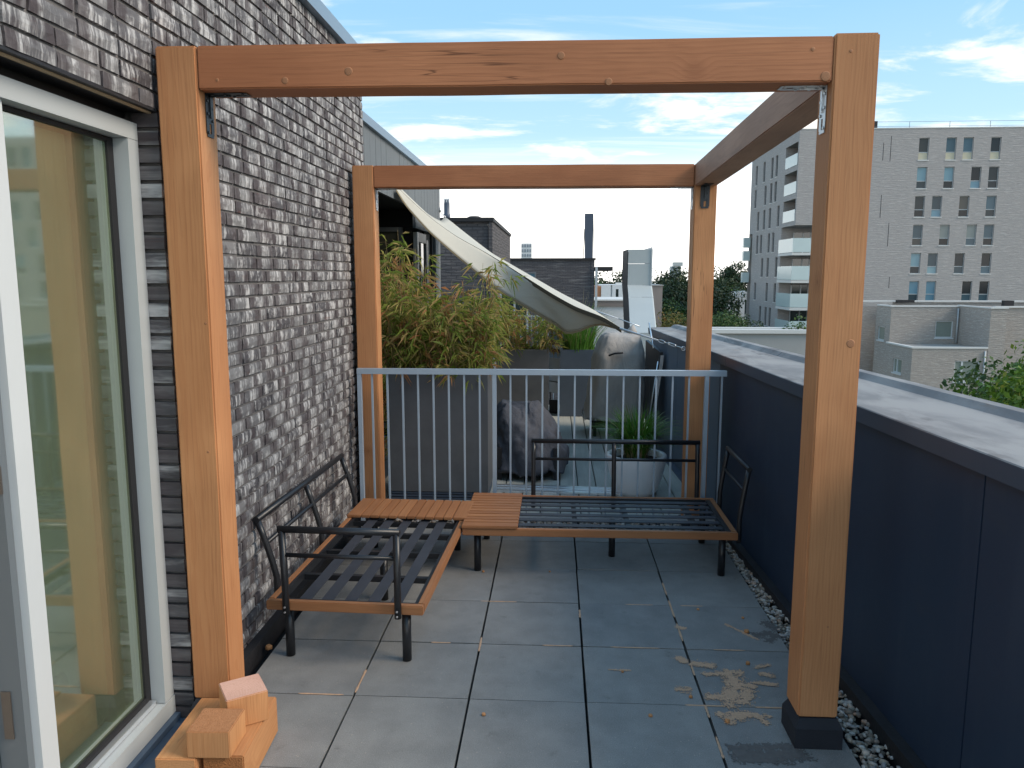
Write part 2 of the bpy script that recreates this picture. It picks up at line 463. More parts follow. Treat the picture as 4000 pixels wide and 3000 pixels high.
def m_coping(nt):
    p = pos(nt)
    a = nz(nt, scl(nt, p, (2.2, 0.9, 1.0)), 1.6, 6.0, 0.6, 0.4)
    c = mixc(nt, sstep(nt, a, 0.40, 0.62), (0.33, 0.315, 0.30), (0.215, 0.205, 0.20))
    b = nz(nt, vadd(nt, scl(nt, p, (3.0, 1.1, 1.0)), (4.0, 7.0, 0.0)), 1.3, 5.0, 0.6, 0.5)
    c = mixc(nt, mth(nt, 'MULTIPLY', sstep(nt, b, 0.56, 0.66), 0.7), c, (0.13, 0.115, 0.11))
    e = nz(nt, vadd(nt, scl(nt, p, (3.0, 1.1, 1.0)), (1.0, 2.0, 0.0)), 1.7, 5.0, 0.6, 0.5)
    c = mixc(nt, mth(nt, 'MULTIPLY', sstep(nt, e, 0.62, 0.70), 0.55), c, (0.27, 0.20, 0.14))
    return pb(nt, c, 0.62, 0.0, bump(nt, a, 0.1, 0.004), 0.28)
M['coping'] = mat('stained_aluminium_coping', m_coping)
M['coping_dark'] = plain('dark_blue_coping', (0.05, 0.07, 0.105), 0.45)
M['roofedge'] = plain('blue_grey_roof_edge', (0.19, 0.27, 0.36), 0.4)
M['black'] = plain('matt_black', (0.010, 0.010, 0.012), 0.6)
M['blackmetal'] = plain('black_powder_coat', (0.014, 0.015, 0.018), 0.36, spec=0.55, bmp=0.08, bscale=400)
M['strap'] = plain('black_slat', (0.04, 0.044, 0.055), 0.5, var=0.3, vscale=8, spec=0.4)
M['rubber'] = plain('black_rubber_base', (0.014, 0.017, 0.025), 0.75, bmp=0.2, bscale=200, var=0.3, vscale=12)
M['galv'] = plain('grey_painted_steel', (0.40, 0.48, 0.56), 0.36, 0.2, var=0.08, vscale=9)
M['zinc'] = plain('zinc_plate', (0.62, 0.64, 0.66), 0.38, 0.85, var=0.15, vscale=30)
M['zincdark'] = plain('black_zinc_plate', (0.05, 0.058, 0.066), 0.45, 0.6)
M['alu'] = plain('bare_aluminium', (0.78, 0.81, 0.84), 0.28, 0.8, var=0.06)
M['frame'] = plain('light_grey_frame', (0.42, 0.45, 0.46), 0.38, var=0.03)
M['framewhite'] = plain('white_frame', (0.56, 0.585, 0.59), 0.4, var=0.03)
M['framegrey'] = plain('mid_grey_frame', (0.13, 0.15, 0.165), 0.4)
M['sill'] = plain('blue_grey_sill', (0.075, 0.115, 0.17), 0.45, var=0.15, vscale=7)
M['spacer'] = plain('pale_glass_edge', (0.36, 0.43, 0.34), 0.4)
M['bronze'] = plain('bronze_strike', (0.16, 0.14, 0.125), 0.4, 0.7)
M['boardedge'] = plain('raw_board_edge', (0.42, 0.31, 0.19), 0.8, var=0.3, vscale=20)

def glass(name, tint, refl=0.30, rough=0.0, edge=0.9, haze_mix=0.0):
    def f(nt):
        lw = S(nt, 'ShaderNodeLayerWeight', {'Blend': 0.5}, out=1)
        fac = mth(nt, 'ADD', refl, mth(nt, 'MULTIPLY', mth(nt, 'POWER', lw, 3.0), edge - refl), clamp=True)
        t = S(nt, 'ShaderNodeBsdfTransparent', {'Color': c4(tint)})
        g = S(nt, 'ShaderNodeBsdfGlossy', {'Color': (0.93, 0.97, 0.95, 1), 'Roughness': rough})
        gl = S(nt, 'ShaderNodeMixShader', {0: fac, 1: t, 2: g})
        if not haze_mix:
            return gl
        sm = nz(nt, scl(nt, pos(nt), (1.0, 3.0, 1.2)), 1.4, 4.0)
        k_ = mth(nt, 'MULTIPLY', mth(nt, 'ADD', 0.6, mth(nt, 'MULTIPLY', sm, 0.8)), haze_mix)
        return S(nt, 'ShaderNodeMixShader', {0: k_, 1: gl, 2: S(nt, 'ShaderNodeBsdfDiffuse', {'Color': (0.46, 0.52, 0.38, 1)})})  # haze of the reflection painted as a thin diffuse green layer
    return mat(name, f)
M['doorglass'] = glass('tinted_door_glass', (0.66, 0.76, 0.60), 0.40, 0.045, 0.9, 0.10)
M['darkpane'] = plain('dark_window_glass', (0.035, 0.05, 0.05), 0.06, spec=0.9)
M['greenpane'] = plain('greenish_window_glass', (0.085, 0.09, 0.07), 0.25, spec=0.4)
def m_towerpane(nt):
    r = S(nt, 'ShaderNodeObjectInfo', out='Random')
    c = ramp(nt, r, [(0, (0.008, 0.012, 0.016)), (0.3, (0.02, 0.03, 0.036)), (0.45, (0.05, 0.09, 0.11)), (0.7, (0.12, 0.25, 0.33)), (0.85, (0.22, 0.36, 0.40)), (0.93, (0.20, 0.19, 0.16)), (1, (0.015, 0.02, 0.024))])  # blue tints paint the reflected sky into the pane colour
    return pb(nt, c, 0.08, 0, None, 0.35)
M['towerpane'] = mat('apartment_window_glass', m_towerpane)
M['frost'] = plain('frosted_balcony_glass', (0.50, 0.60, 0.59), 0.25, spec=0.6, var=0.06, vscale=0.7)
M['palepanel'] = plain('pale_window_panel', (0.55, 0.50, 0.36), 0.4)
M['stone'] = plain('pale_sill', (0.62, 0.61, 0.58), 0.7)

M['planter'] = plain('dark_planter', (0.095, 0.10, 0.108), 0.62, var=0.35, vscale=5, bmp=0.15, bscale=60)
M['planterblue'] = plain('slate_planter', (0.065, 0.085, 0.112), 0.55, var=0.3, vscale=4)
M['soil'] = plain('potting_soil', (0.035, 0.024, 0.016), 1.0, var=0.5, vscale=60, bmp=1.0, bscale=90)
def m_cloth(col, wr=0.5):
    def f(nt):
        p = objco(nt)
        n = nz(nt, scl(nt, p, (1, 1, 0.5)), 7.0, 6.0, 0.6, 0.6)
        w = nz(nt, p, 700.0, 2.0)
        c = mixc(nt, n, tuple(q * 0.72 for q in col), tuple(q * 1.25 for q in col))
        h = mth(nt, 'ADD', mth(nt, 'MULTIPLY', n, 1.0), mth(nt, 'MULTIPLY', w, 0.03))
        return pb(nt, c, 0.75, 0, bump(nt, h, wr, 0.03), 0.3)
    return f
M['bbqcloth'] = mat('taupe_cover_cloth', m_cloth((0.40, 0.365, 0.33)))
M['darkcloth'] = mat('charcoal_cover_cloth', m_cloth((0.072, 0.076, 0.092), 0.9))
def m_sail(nt):
    p = pos(nt)
    n = nz(nt, scl(nt, p, (60, 60, 260)), 1.0, 3.0)
    w = nz(nt, scl(nt, p, (1.2, 1.2, 4.0)), 2.0, 4.0, 0.6, 1.0)
    c = mixc(nt, n, (0.58, 0.555, 0.48), (0.68, 0.655, 0.575))
    a = pb(nt, c, 0.85, 0, bump(nt, w, 0.3, 0.02), 0.2)
    t = S(nt, 'ShaderNodeBsdfTranslucent', {'Color': (0.62, 0.58, 0.48, 1)})
    return S(nt, 'ShaderNodeMixShader', {0: 0.22, 1: a, 2: t})
M['sail'] = mat('cream_sail_cloth', m_sail)
M['hem'] = plain('tan_hem', (0.30, 0.235, 0.14), 0.8)
M['hemshade'] = plain('hem_shade_ribbon', (0.10, 0.085, 0.06), 0.9)  # dark colour painted in as the shade line under the ridge hem
M['rope'] = plain('white_rope', (0.62, 0.66, 0.70), 0.8, bmp=0.5, bscale=300)
M['potwhite'] = plain('white_glazed_pot', (0.82, 0.84, 0.87), 0.3, var=0.03)
M['cladding'] = plain('grey_timber_cladding', (0.13, 0.142, 0.15), 0.6, var=0.15, vscale=9, bmp=0.2)
M['chute'] = plain('grey_metal_duct', (0.40, 0.43, 0.425), 0.5, var=0.08, vscale=3)
M['white'] = plain('white_render', (0.66, 0.67, 0.67), 0.8, var=0.08, vscale=0.5)
M['orange'] = plain('orange_render', (0.45, 0.20, 0.10), 0.8)
M['brown'] = plain('brown_brick_far', (0.24, 0.205, 0.185), 0.9, var=0.12, vscale=0.6)
M['concrete'] = plain('concrete_slab', (0.36, 0.355, 0.34), 0.9, var=0.12, vscale=1.5)
M['ground'] = plain('city_ground', (0.10, 0.11, 0.075), 1.0, var=0.4, vscale=0.03)
M['interior'] = plain('interior_plaster', (0.60, 0.66, 0.50), 0.9)
M['interiorfloor'] = plain('interior_floor', (0.16, 0.13, 0.10), 0.6)
M['card'] = plain('cardboard', (0.40, 0.30, 0.20), 0.9, var=0.15)
M['curtain'] = plain('cream_curtain', (0.66, 0.62, 0.56), 0.9)
M['sawdust'] = plain('sawdust', (0.56, 0.36, 0.235), 1.0, var=0.25, vscale=90, bmp=0.8, bscale=250)
M['dirtstain'] = plain('damp_stain', (0.125, 0.115, 0.108), 0.9, var=0.4, vscale=40)
M['maroon'] = plain('maroon_print', (0.16, 0.035, 0.075), 0.5)
M['skyprint'] = plain('pale_blue_print', (0.30, 0.44, 0.60), 0.5)
M['paper'] = plain('white_print', (0.70, 0.72, 0.74), 0.5)
M['bark'] = plain('bark', (0.07, 0.052, 0.038), 0.95, var=0.4, vscale=4, bmp=0.8, bscale=14)

def leafmat(name, cols, rough=0.55, trans=0.3):
    def f(nt):
        c = ramp(nt, irand(nt), cols)
        a = pb(nt, c, rough, 0, None, 0.35)
        t = S(nt, 'ShaderNodeBsdfTranslucent', {'Color': c})
        return S(nt, 'ShaderNodeMixShader', {0: trans, 1: a, 2: t})
    return mat(name, f)
M['bamboo'] = leafmat('bamboo_leaf', [(0, (0.12, 0.17, 0.026)), (0.25, (0.20, 0.28, 0.042)), (0.45, (0.30, 0.37, 0.07)), (0.60, (0.40, 0.39, 0.10)), (0.76, (0.52, 0.41, 0.14)), (0.88, (0.58, 0.38, 0.17)), (1, (0.24, 0.34, 0.07))], trans=0.42)
M['drybamboo'] = leafmat('dry_bamboo_leaf', [(0, (0.36, 0.16, 0.06)), (0.5, (0.46, 0.25, 0.11)), (1, (0.30, 0.20, 0.07))])
M['cane'] = plain('bamboo_cane', (0.20, 0.15, 0.06), 0.6, var=0.3, vscale=10)
M['grass'] = leafmat('ornamental_grass', [(0, (0.05, 0.13, 0.016)), (0.4, (0.09, 0.23, 0.026)), (0.75, (0.16, 0.33, 0.045)), (0.9, (0.24, 0.26, 0.08)), (1, (0.34, 0.28, 0.14))], trans=0.35)
M['drygrass'] = leafmat('dry_grass', [(0, (0.30, 0.23, 0.13)), (0.5, (0.42, 0.35, 0.23)), (1, (0.22, 0.20, 0.09))])
M['leafdark'] = leafmat('dark_foliage', [(0, (0.016, 0.030, 0.012)), (0.5, (0.032, 0.056, 0.020)), (1, (0.052, 0.080, 0.028))], trans=0.15)
M['leafmid'] = leafmat('mid_foliage', [(0, (0.025, 0.055, 0.014)), (0.5, (0.052, 0.10, 0.024)), (1, (0.085, 0.14, 0.034))], trans=0.2)
M['leafbright'] = leafmat('bright_foliage', [(0, (0.055, 0.115, 0.014)), (0.5, (0.11, 0.20, 0.022)), (0.85, (0.17, 0.26, 0.035)), (1, (0.24, 0.25, 0.05))], trans=0.35)
M['leafolive'] = leafmat('olive_foliage', [(0, (0.06, 0.075, 0.02)), (0.5, (0.12, 0.135, 0.03)), (0.8, (0.20, 0.17, 0.05)), (1, (0.26, 0.13, 0.05))], trans=0.25)

# ------------------------------------------------------------------ ground, slab and terrace floor
g = B(); g.face([(-900, -900, -12), (900, -900, -12), (900, 900, -12), (-900, 900, -12)])
struct(g.ob('ground', M['ground']))
k = B(); k.box(-9, 1.34, -4, 10.9, -12.0, -0.30)
struct(k.ob('terrace_slab', M['concrete']))
k = B(); k.box(-1.60, 1.32, -1.5, 5.62, -0.298, -0.055)
struct(k.ob('roofing_underlay', M['underlay']))

def prx(X):            # inner line of the parapet coping at depth Y
    return 1.303 - 0.045 * (X - 3.0)
terr = tag(ob('terrace_floor', None), None, None, None, 'structure')
X0, Y0 = -0.855, 5.082
tl = [None] * 3
for i in range(-1, 12):
    for j in range(-1, 4):
        xa, ya = X0 + 0.5 * j, Y0 - 0.5 * (i + 1)
        xb, yb = xa + 0.5, ya + 0.5
        if i == -1:
            ya, yb = Y0, 5.36
        g_ = 0.0054
        k = B()
        gy_ = 0.003
        k.box(-(xb - xa) / 2 + g_, (xb - xa) / 2 - g_, -(yb - ya) / 2 + gy_, (yb - ya) / 2 - gy_, -0.05, 0)
        t = k.ob('tile', M['tile'], terr, bevel=0.002, loc=((xa + xb) / 2 + rng.uniform(-.0015, .0015), (ya + yb) / 2 + rng.uniform(-.0015, .0015), rng.uniform(-.0015, .001)),
                 rot=(rng.uniform(-.002, .002), rng.uniform(-.002, .002), rng.uniform(-.004, .004)))
# wall side filler strip and plinth
k = B(); k.box(-1.448, -1.405, 2.86, 5.6, -0.05, 0.055)
struct(k.ob('wall_plinth', M['bitumen']))

# gravel along the parapet and in front of the decking
def pebble_mesh(spots):
    vs_, fs_ = [], []
    bm = bmesh.new()
    bmesh.ops.create_icosphere(bm, subdivisions=1, radius=1.0)
    bv = np.array([v.co[:] for v in bm.verts]); bf = [[v.index for v in f.verts] for f in bm.faces]
    bm.free()
    nr = np.random.RandomState(3)
    for (x, y, z, r) in spots:
        q = bv * (1 + nr.uniform(-.28, .28, (len(bv), 1)))
        q = q * (r * nr.uniform(.8, 1.5), r * nr.uniform(.6, 1.1), r * nr.uniform(.45, .8))
        a, b_ = nr.uniform(0, 6.28), nr.uniform(-.5, .5)
        Rz = np.array([[math.cos(a), -math.sin(a), 0], [math.sin(a), math.cos(a), 0], [0, 0, 1]])
        Rx = np.array([[1, 0, 0], [0, math.cos(b_), -math.sin(b_)], [0, math.sin(b_), math.cos(b_)]])
        q = q @ Rx.T @ Rz.T + (x, y, z)
        o = len(vs_) and sum(len(a_) for a_ in vs_)
        vs_.append(q)
        fs_ += [[i + o for i in f] for f in bf]
    me = bpy.data.meshes.new('gravel')
    me.from_pydata(np.concatenate(vs_).tolist(), [], fs_)
    me.shade_smooth()
    return me
sp = []
y = 1.6
while y < 5.62:
    xr = prx(y) + 0.03 - 0.035
    for _ in range(5):
        sp.append((rng.uniform(1.155, xr), y + rng.uniform(-.01, .01), rng.uniform(-0.028, -0.004), rng.uniform(.008, .017)))
    y += 0.0125
for _ in range(1500):
    sp.append((rng.uniform(-1.38, 1.16), rng.uniform(5.375, 5.60), rng.uniform(-0.035, -0.01), rng.uniform(.009, .017)))
stuff(ob('gravel', pebble_mesh(sp), M['gravel']))

# neighbour's decking
deck = tag(ob('deck', None), None, None, None, 'structure')
x = -1.49
while x < 1.24:
    yend = 10.6
    ystart = 5.64
    L = yend - ystart
    xm = x + 0.0745
    if xm > 1.30 - 0.045 * 2.7:
        break
    timber('plank', M['deckwood'], (xm, ystart, 0.005), (xm, yend, 0.005), 0.146, 0.026, deck, bevel=0.003)
    x += 0.1545
k = B(); k.box(-1.49, 1.20, 5.64, 10.6, -0.295, -0.012)
struct(k.ob('deck_substructure', M['underlay']))
k = B(); k.box(-1.45, 1.16, 5.605, 5.636, -0.05, 0.018)
struct(k.ob('deck_edge_board', M['coping_dark']))

# ------------------------------------------------------------------ our brick building
WX = -1.45
bld = thing('brick_building', 'dark brick house with white lime streaks along the left of the terrace', 'building', (WX, 3.0, 0))
k = B()
k.box(-1.82, WX - 0.011, 2.869, 5.955, -0.3, 3.33)
k.box(-1.82, WX - 0.011, -1.2, 2.869, 2.405, 3.33)
k.ob('wall', M['mortar'], bld)
k = B()
k.box(-4.3, -1.83, 3.06, 5.95, -0.3, 3.3); k.box(-4.3, -1.83, -1.2, 3.06, 2.65, 3.3)
k.ob('roof', M['concrete'], bld)
k = B()
k.prism([(-1.50, 3.332), (-1.408, 3.332), (-1.405, 3.415), (-1.86, 3.425), (-1.86, 3.332)], lambda a, b: (a, -1.3, b), lambda a, b: (a, 5.99, b))
k.ob('roof_edge', M['roofedge'], bld)
k = B(); k.box(-1.60, -1.4535, -1.2, 2.849, 2.386, 2.3985)
k.ob('lintel_angle', M['bitumen'], bld)
k = B(); k.box(-1.486, -1.472, -1.2, 2.846, 2.3795, 2.3855)
k.ob('board_edge', M['boardedge'], bld)

def brick_mesh(L, H, D, seed):
    r = random.Random(seed)
    k = B()
    nx = 4
    pts = []
    c = 0.004
    fr = [[], []]
    for iz in range(3):
        row = []
        for ix in range(nx + 1):
            u = -L / 2 + L * ix / nx + (0 if ix in (0, nx) else r.uniform(-.01, .01))
            zz = (-H / 2, r.uniform(-.006, .006), H / 2)[iz]
            edge = ix in (0, nx) or iz in (0, 2)
            uu = u + (r.uniform(-.0025, .0025) if ix in (0, nx) else 0)
            z2 = zz + (r.uniform(-.0014, .0014) if iz in (0, 2) else 0)
            row.append(k.bm.verts.new(((r.uniform(-.0038, -.0008) if edge else r.uniform(-.0006, .0016)), uu, z2)))
        pts.append(row)
    for a, b in zip(pts, pts[1:]):
        for i in range(nx):
            k.bm.faces.new([a[i], a[i + 1], b[i + 1], b[i]])
    bk = [[k.bm.verts.new((-D, -L / 2, z)), k.bm.verts.new((-D, L / 2, z))] for z in (-H / 2, H / 2)]
    k.bm.faces.new([bk[0][0], bk[0][1]] + pts[0][::-1])
    k.bm.faces.new([bk[1][1], bk[1][0]] + pts[2])
    k.bm.faces.new([pts[0][0], pts[1][0], pts[2][0], bk[1][0], bk[0][0]])
    k.bm.faces.new([pts[2][-1], pts[1][-1], pts[0][-1], bk[0][1], bk[1][1]])
    k.bm.faces.new([bk[0][0], bk[1][0], bk[1][1], bk[0][1]])
    lay = k.bm.verts.layers.float.new('along')
    for v in k.bm.verts:
        v[lay] = v.co.y / L + 0.5
    me = k.mesh('brick')
    me.materials.append(M['brick'])
    return me
PH = 0.0628
bmeshes = {}
def bm_for(L, full):
    key = (round(L, 2), rng.randrange(7 if full else 3))
    if key not in bmeshes:
        bmeshes[key] = brick_mesh(L, 0.0495, 0.10, hash(key) % 9999)
    return bmeshes[key]
places = []
nrow = int(3.33 / PH)
for i in range(nrow):
    z = (i + 0.5) * PH + 0.003
    lo = 2.85 if z < 2.405 else -1.1
    row_ends = []
    y = 2.85
    first = (0.101, 0.213, 0.101, 0.155)[i % 4] if i % 2 == 0 else 0.213
    seg = []
    a = y
    L = first
    while a < 5.955:
        e = min(a + L, 5.955)
        if 5.955 - e < 0.05:
            e = 5.955
        seg.append((a, e))
        a = e + 0.011
        L = 0.213 if rng.random() > 0.09 else 0.101
    if lo < 0:
        e = 2.85 - 0.011
        while e > -1.0:
            L = 0.213 if rng.random() > 0.09 else 0.101
            seg.append((e - L, e))
            e -= L + 0.011
    for a, e in seg:
        places.append((a, e, z))
cp = Vector(cam.location)
def shown(a, e, z):
    q = Vector((WX, (a + e) / 2, z)) - cp
    fx = Vector((math.cos(R(3.176)), math.sin(R(3.176)), 0)); fw = Vector((-math.sin(R(3.176)) * math.cos(R(8.024)), math.cos(R(3.176)) * math.cos(R(8.024)), -math.sin(R(8.024))))
    w = q.dot(fw)
    if w < 0.2:
        return 0
    uu, vv = 0.7556 * q.dot(fx) / w, 0.7556 * q.dot(fx.cross(fw)) / w
    if abs(uu) > 0.5 or abs(vv) > 0.375:
        return 0
    if -0.35 < uu < -0.28 and z < 2.5 and a > 2.87:
        return 0
    return (e - a) * abs(q.x) / q.length ** 3
places.sort(key=lambda p: -shown(*p))
bs = B()
bs.bm.verts.layers.float.new('along')
for n_, (a, e, z) in enumerate(places):
    L = e - a
    me = bm_for(L, L > 0.2)
    lo = Vector((WX + rng.uniform(-.003, .003), (a + e) / 2, z + rng.uniform(-.0015, .0015)))
    if n_ < 300:
        o = ob('brick', me, None, bld, loc=lo)
    else:
        s0 = len(bs.bm.verts)
        bs.bm.from_mesh(me)
        bs.bm.verts.ensure_lookup_table()
        bmesh.ops.translate(bs.bm, verts=bs.bm.verts[s0:], vec=lo)
stuff(bs.ob('brickwork', M['brick'], bld))

# sliding door, a part of the building
dr = ob('sliding_door', None, None, bld, loc=(-1.53, 2.4, 0))
FX = -1.53
k = B(); k.box(-1.66, FX, -1.2, 2.849, 2.285, 2.345)
k.box(-1.66, FX, 2.78, 2.8485, 0.118, 2.2835)
k.ob('frame', M['frame'], dr, bevel=0.003)
k = B(); k.box(-1.66, FX + 0.004, -1.2, 2.8485, 0.045, 0.115)
k.ob('bottom_rail', M['frame'], dr, bevel=0.004)
k = B(); k.box(-1.70, -1.575, -1.2, 2.849, 2.347, 2.40)
k.ob('top_gasket', M['black'], dr)
k = B()
k.box(-1.66, -1.585, 2.742, 2.778, 0.12, 2.283)
k.box(-1.66, -1.585, 2.17, 2.741, 2.268, 2.283)
k.box(-1.66, -1.585, 2.17, 2.741, 0.120, 0.160)
k.ob('sash', M['black'], dr)
k = B(); k.box(-1.584, -1.560, 2.17, 2.765, 0.119, 0.137)
k.ob('glazing_bead', M['alu'], dr, bevel=0.003)
k = B(); k.box(-1.607, -1.601, 2.722, 2.7415, 0.161, 2.267); k.box(-1.607, -1.601, 2.17, 2.7215, 0.161, 0.176)
k.ob('glass_spacer', M['spacer'], dr)
k = B(); k.box(-1.600, -1.594, 2.165, 2.7415, 0.161, 2.2675)
k.ob('pane', M['doorglass'], dr)
k = B(); k.box(-1.68, -1.545, 2.088, 2.163, 0.1155, 2.2835)
k.ob('mullion', M['framewhite'], dr, bevel=0.003)
k = B(); k.box(-1.655, -1.57, 2.060, 2.0865, 0.1155, 2.2835); k.box(-1.70, -1.66, 2.040, 2.0865, 0.1155, 2.2835)
k.ob('lock_post', M['framegrey'], dr, bevel=0.003)
for zc, h in ((1.16, 0.24), (0.50, 0.15)):
    k = B(); k.box(-1.632, -1.604, 2.055, 2.0595, zc - h / 2, zc + h / 2)
    if h > 0.2:
        k.box(-1.603, -1.568, 2.053, 2.0595, zc + 0.02, zc + 0.10)
    k.ob('strike_plate', M['bronze'], dr, bevel=0.002)
k = B(); k.box(-1.53, -1.395, -1.2, 2.845, 0.004, 0.018); k.box(-1.529, -1.505, -1.2, 2.845, 0.0185, 0.043)
k.ob('threshold', M['sill'], dr, bevel=0.002)
# room behind the glass, its unseen far side left open to brighten it
rm = ob('room', None, None, bld, loc=(-3, 2, 0))
k = B()
k.face([(-1.84, -1.2, 0.04), (-1.84, 5.5, 0.04), (-5.5, 5.5, 0.04), (-5.5, -1.2, 0.04)])
k.ob('interior_floor', M['interiorfloor'], rm)
k = B()
k.box(-4.2, -1.84, 2.95, 3.05, 0.045, 2.6); k.box(-4.2, -1.84, -1.3, -1.2, 0.045, 2.6); k.box(-4.2, -1.67, -1.2, 2.95, 2.42, 2.6)
k.ob('interior_wall', M['interior'], rm)
k = B()
for i in range(24):
    a0, a1 = i / 24 * 0.7, (i + 1) / 24 * 0.7
    k.face([(-1.80 + 0.03 * math.sin(i * 1.7), 1.33 + a0, 0.06), (-1.80 + 0.03 * math.sin(i * 1.7 + 1.7), 1.33 + a1, 0.06), (-1.80 + 0.03 * math.sin(i * 1.7 + 1.7), 1.33 + a1, 2.4), (-1.80 + 0.03 * math.sin(i * 1.7), 1.33 + a0, 2.4)])
tag(k.ob('curtain', M['curtain']), 'pale curtain hanging indoors beside the lock post of the glass door', 'curtain')
bx = thing('cardboard_box', 'brown cardboard box standing on the floor behind the door glass', 'box', (-2.15, 2.1, 0.042))
k = B(); k.box(-2.40, -1.90, 1.9, 2.4, 0.043, 0.40); k.ob('carton', M['card'], bx)
k = B(); k.box(-2.40, -1.88, 1.89, 2.145, 0.402, 0.408); k.box(-2.40, -1.88, 2.155, 2.41, 0.402, 0.408); k.ob('flap', M['paper'], bx)
bm_ = B()
bmesh.ops.create_icosphere(bm_.bm, subdivisions=4, radius=0.13)
for v in bm_.bm.verts:
    v.co *= 1 + 0.55 * (mnoise.noise(v.co * 22) ) + 0.25 * mnoise.noise(v.co * 60)
    v.co.z = max(v.co.z * 1.25, -0.13)
tag(bm_.ob('plastic_bag', glass('clear_plastic', (0.86, 0.88, 0.86), 0.10, 0.12, 0.6), loc=(-1.76, 2.44, 0.21)), 'crumpled clear plastic bag lying behind the door glass', 'bag')

# ------------------------------------------------------------------ parapet on the right
pa = thing('parapet', 'low dark blue grey parapet wall with a wide stained metal coping, right of the terrace', 'wall', (1.3, 4, 0))
def pline(y0, y1, xo0, xo1, z0, z1, k, dz0=0.0, dz1=0.0):
    zt = lambda Y: -0.006 * (Y - 3.0)
    A, Bb = prx(y0), prx(y1)
    k.hexa([(A + xo0, y0, z0 + zt(y0)), (A + xo1, y0, z0 + zt(y0)), (Bb + xo1, y1, z0 + zt(y1)), (Bb + xo0, y1, z0 + zt(y1)),
            (A + xo0, y0, z1 + zt(y0) + dz0), (A + xo1, y0, z1 + zt(y0) + dz1), (Bb + xo1, y1, z1 + zt(y1) + dz1), (Bb + xo0, y1, z1 + zt(y1) + dz0)])
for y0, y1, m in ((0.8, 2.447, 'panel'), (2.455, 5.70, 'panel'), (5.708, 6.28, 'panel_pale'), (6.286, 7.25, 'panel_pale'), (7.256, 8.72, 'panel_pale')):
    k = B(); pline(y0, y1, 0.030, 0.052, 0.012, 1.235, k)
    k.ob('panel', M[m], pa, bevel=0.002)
k = B(); pline(0.8, 8.70, 0.053, 0.40, -0.3, 1.225, k); k.ob('core', M['coping_dark'], pa)
for y0, y1 in ((0.8, 2.118), (2.124, 5.46), (5.466, 8.76)):
    k = B()
    zt = lambda Y: -0.006 * (Y - 3.0)
    for yy in ((y0, y1),):
        def sec(Y):
            A = prx(Y); o = 1.82 - 0.078 * (Y - 3.06); z = 1.25 + zt(Y)
            return [(A + 0.006, Y, z - 0.07), (A, Y, z - 0.004), (A + 0.004, Y, z), (o - 0.085, Y, z + 0.004), (o - 0.05, Y, z + 0.032), (o, Y, z + 0.034), (o, Y, z - 0.10)]
        a_, b_ = sec(y0), sec(y1)
        va = [k.bm.verts.new(p) for p in a_]; vb = [k.bm.verts.new(p) for p in b_]
        n = len(va)
        k.bm.faces.new(va[::-1]); k.bm.faces.new(vb)
        for i in range(n):
            k.bm.faces.new([va[i], va[(i + 1) % n], vb[(i + 1) % n], vb[i]])
    bmesh.ops.recalc_face_normals(k.bm, faces=k.bm.faces)
    me = k.mesh('coping')
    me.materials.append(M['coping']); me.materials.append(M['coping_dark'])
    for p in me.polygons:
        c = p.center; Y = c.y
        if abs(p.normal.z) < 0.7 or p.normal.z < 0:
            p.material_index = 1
    ob('coping', me, None, pa)
k = B(); pline(0.8, 5.6, -0.02, 0.029, -0.05, 0.045, k); k.ob('base_strip', M['bitumen'], pa, bevel=0.008)
k = B(); pline(5.66, 8.7, -0.035, 0.028, 0.02, 0.05, k); pline(5.66, 8.7, -0.10, -0.06, 0.02, 0.032, k); k.ob('edge_profile', M['coping_dark'], pa, bevel=0.003)

# ------------------------------------------------------------------ pergola
pg = thing('pergola', 'new square pergola frame of thick orange timber posts and beams', 'pergola', (-0.17, 4.2, 0))
PF, PBk = 2.82, 5.47
def post(x0, y0, zb, zt, w=0.149):
    return timber('post', M['post'], (x0 + w / 2, y0 + w / 2, zb), (x0 + w / 2, y0 + w / 2, zt), w, w, pg, bevel=0.006, rough=0.0016)
post(-1.432, PF, 0.118, 2.606)
post(0.943, PF, 0.118, 2.612)
post(-1.420, PBk, 0.03, 2.553)
post(0.943, PBk, 0.03, 2.548, 0.152)
timber('beam', M['beam'], (-1.281, PF + 0.078, 2.531), (0.941, PF + 0.078, 2.529), 0.148, 0.149, pg, bevel=0.005, rough=0.0016)
timber('beam', M['beam'], (-1.269, PBk + 0.076, 2.477), (0.94, PBk + 0.076, 2.473), 0.146, 0.148, pg, bevel=0.005, rough=0.0016)
timber('beam', M['sidebeam'], (1.019, PF + 0.151, 2.529), (1.019, PBk - 0.002, 2.474), 0.148, 0.149, pg, bevel=0.005, rough=0.0016)
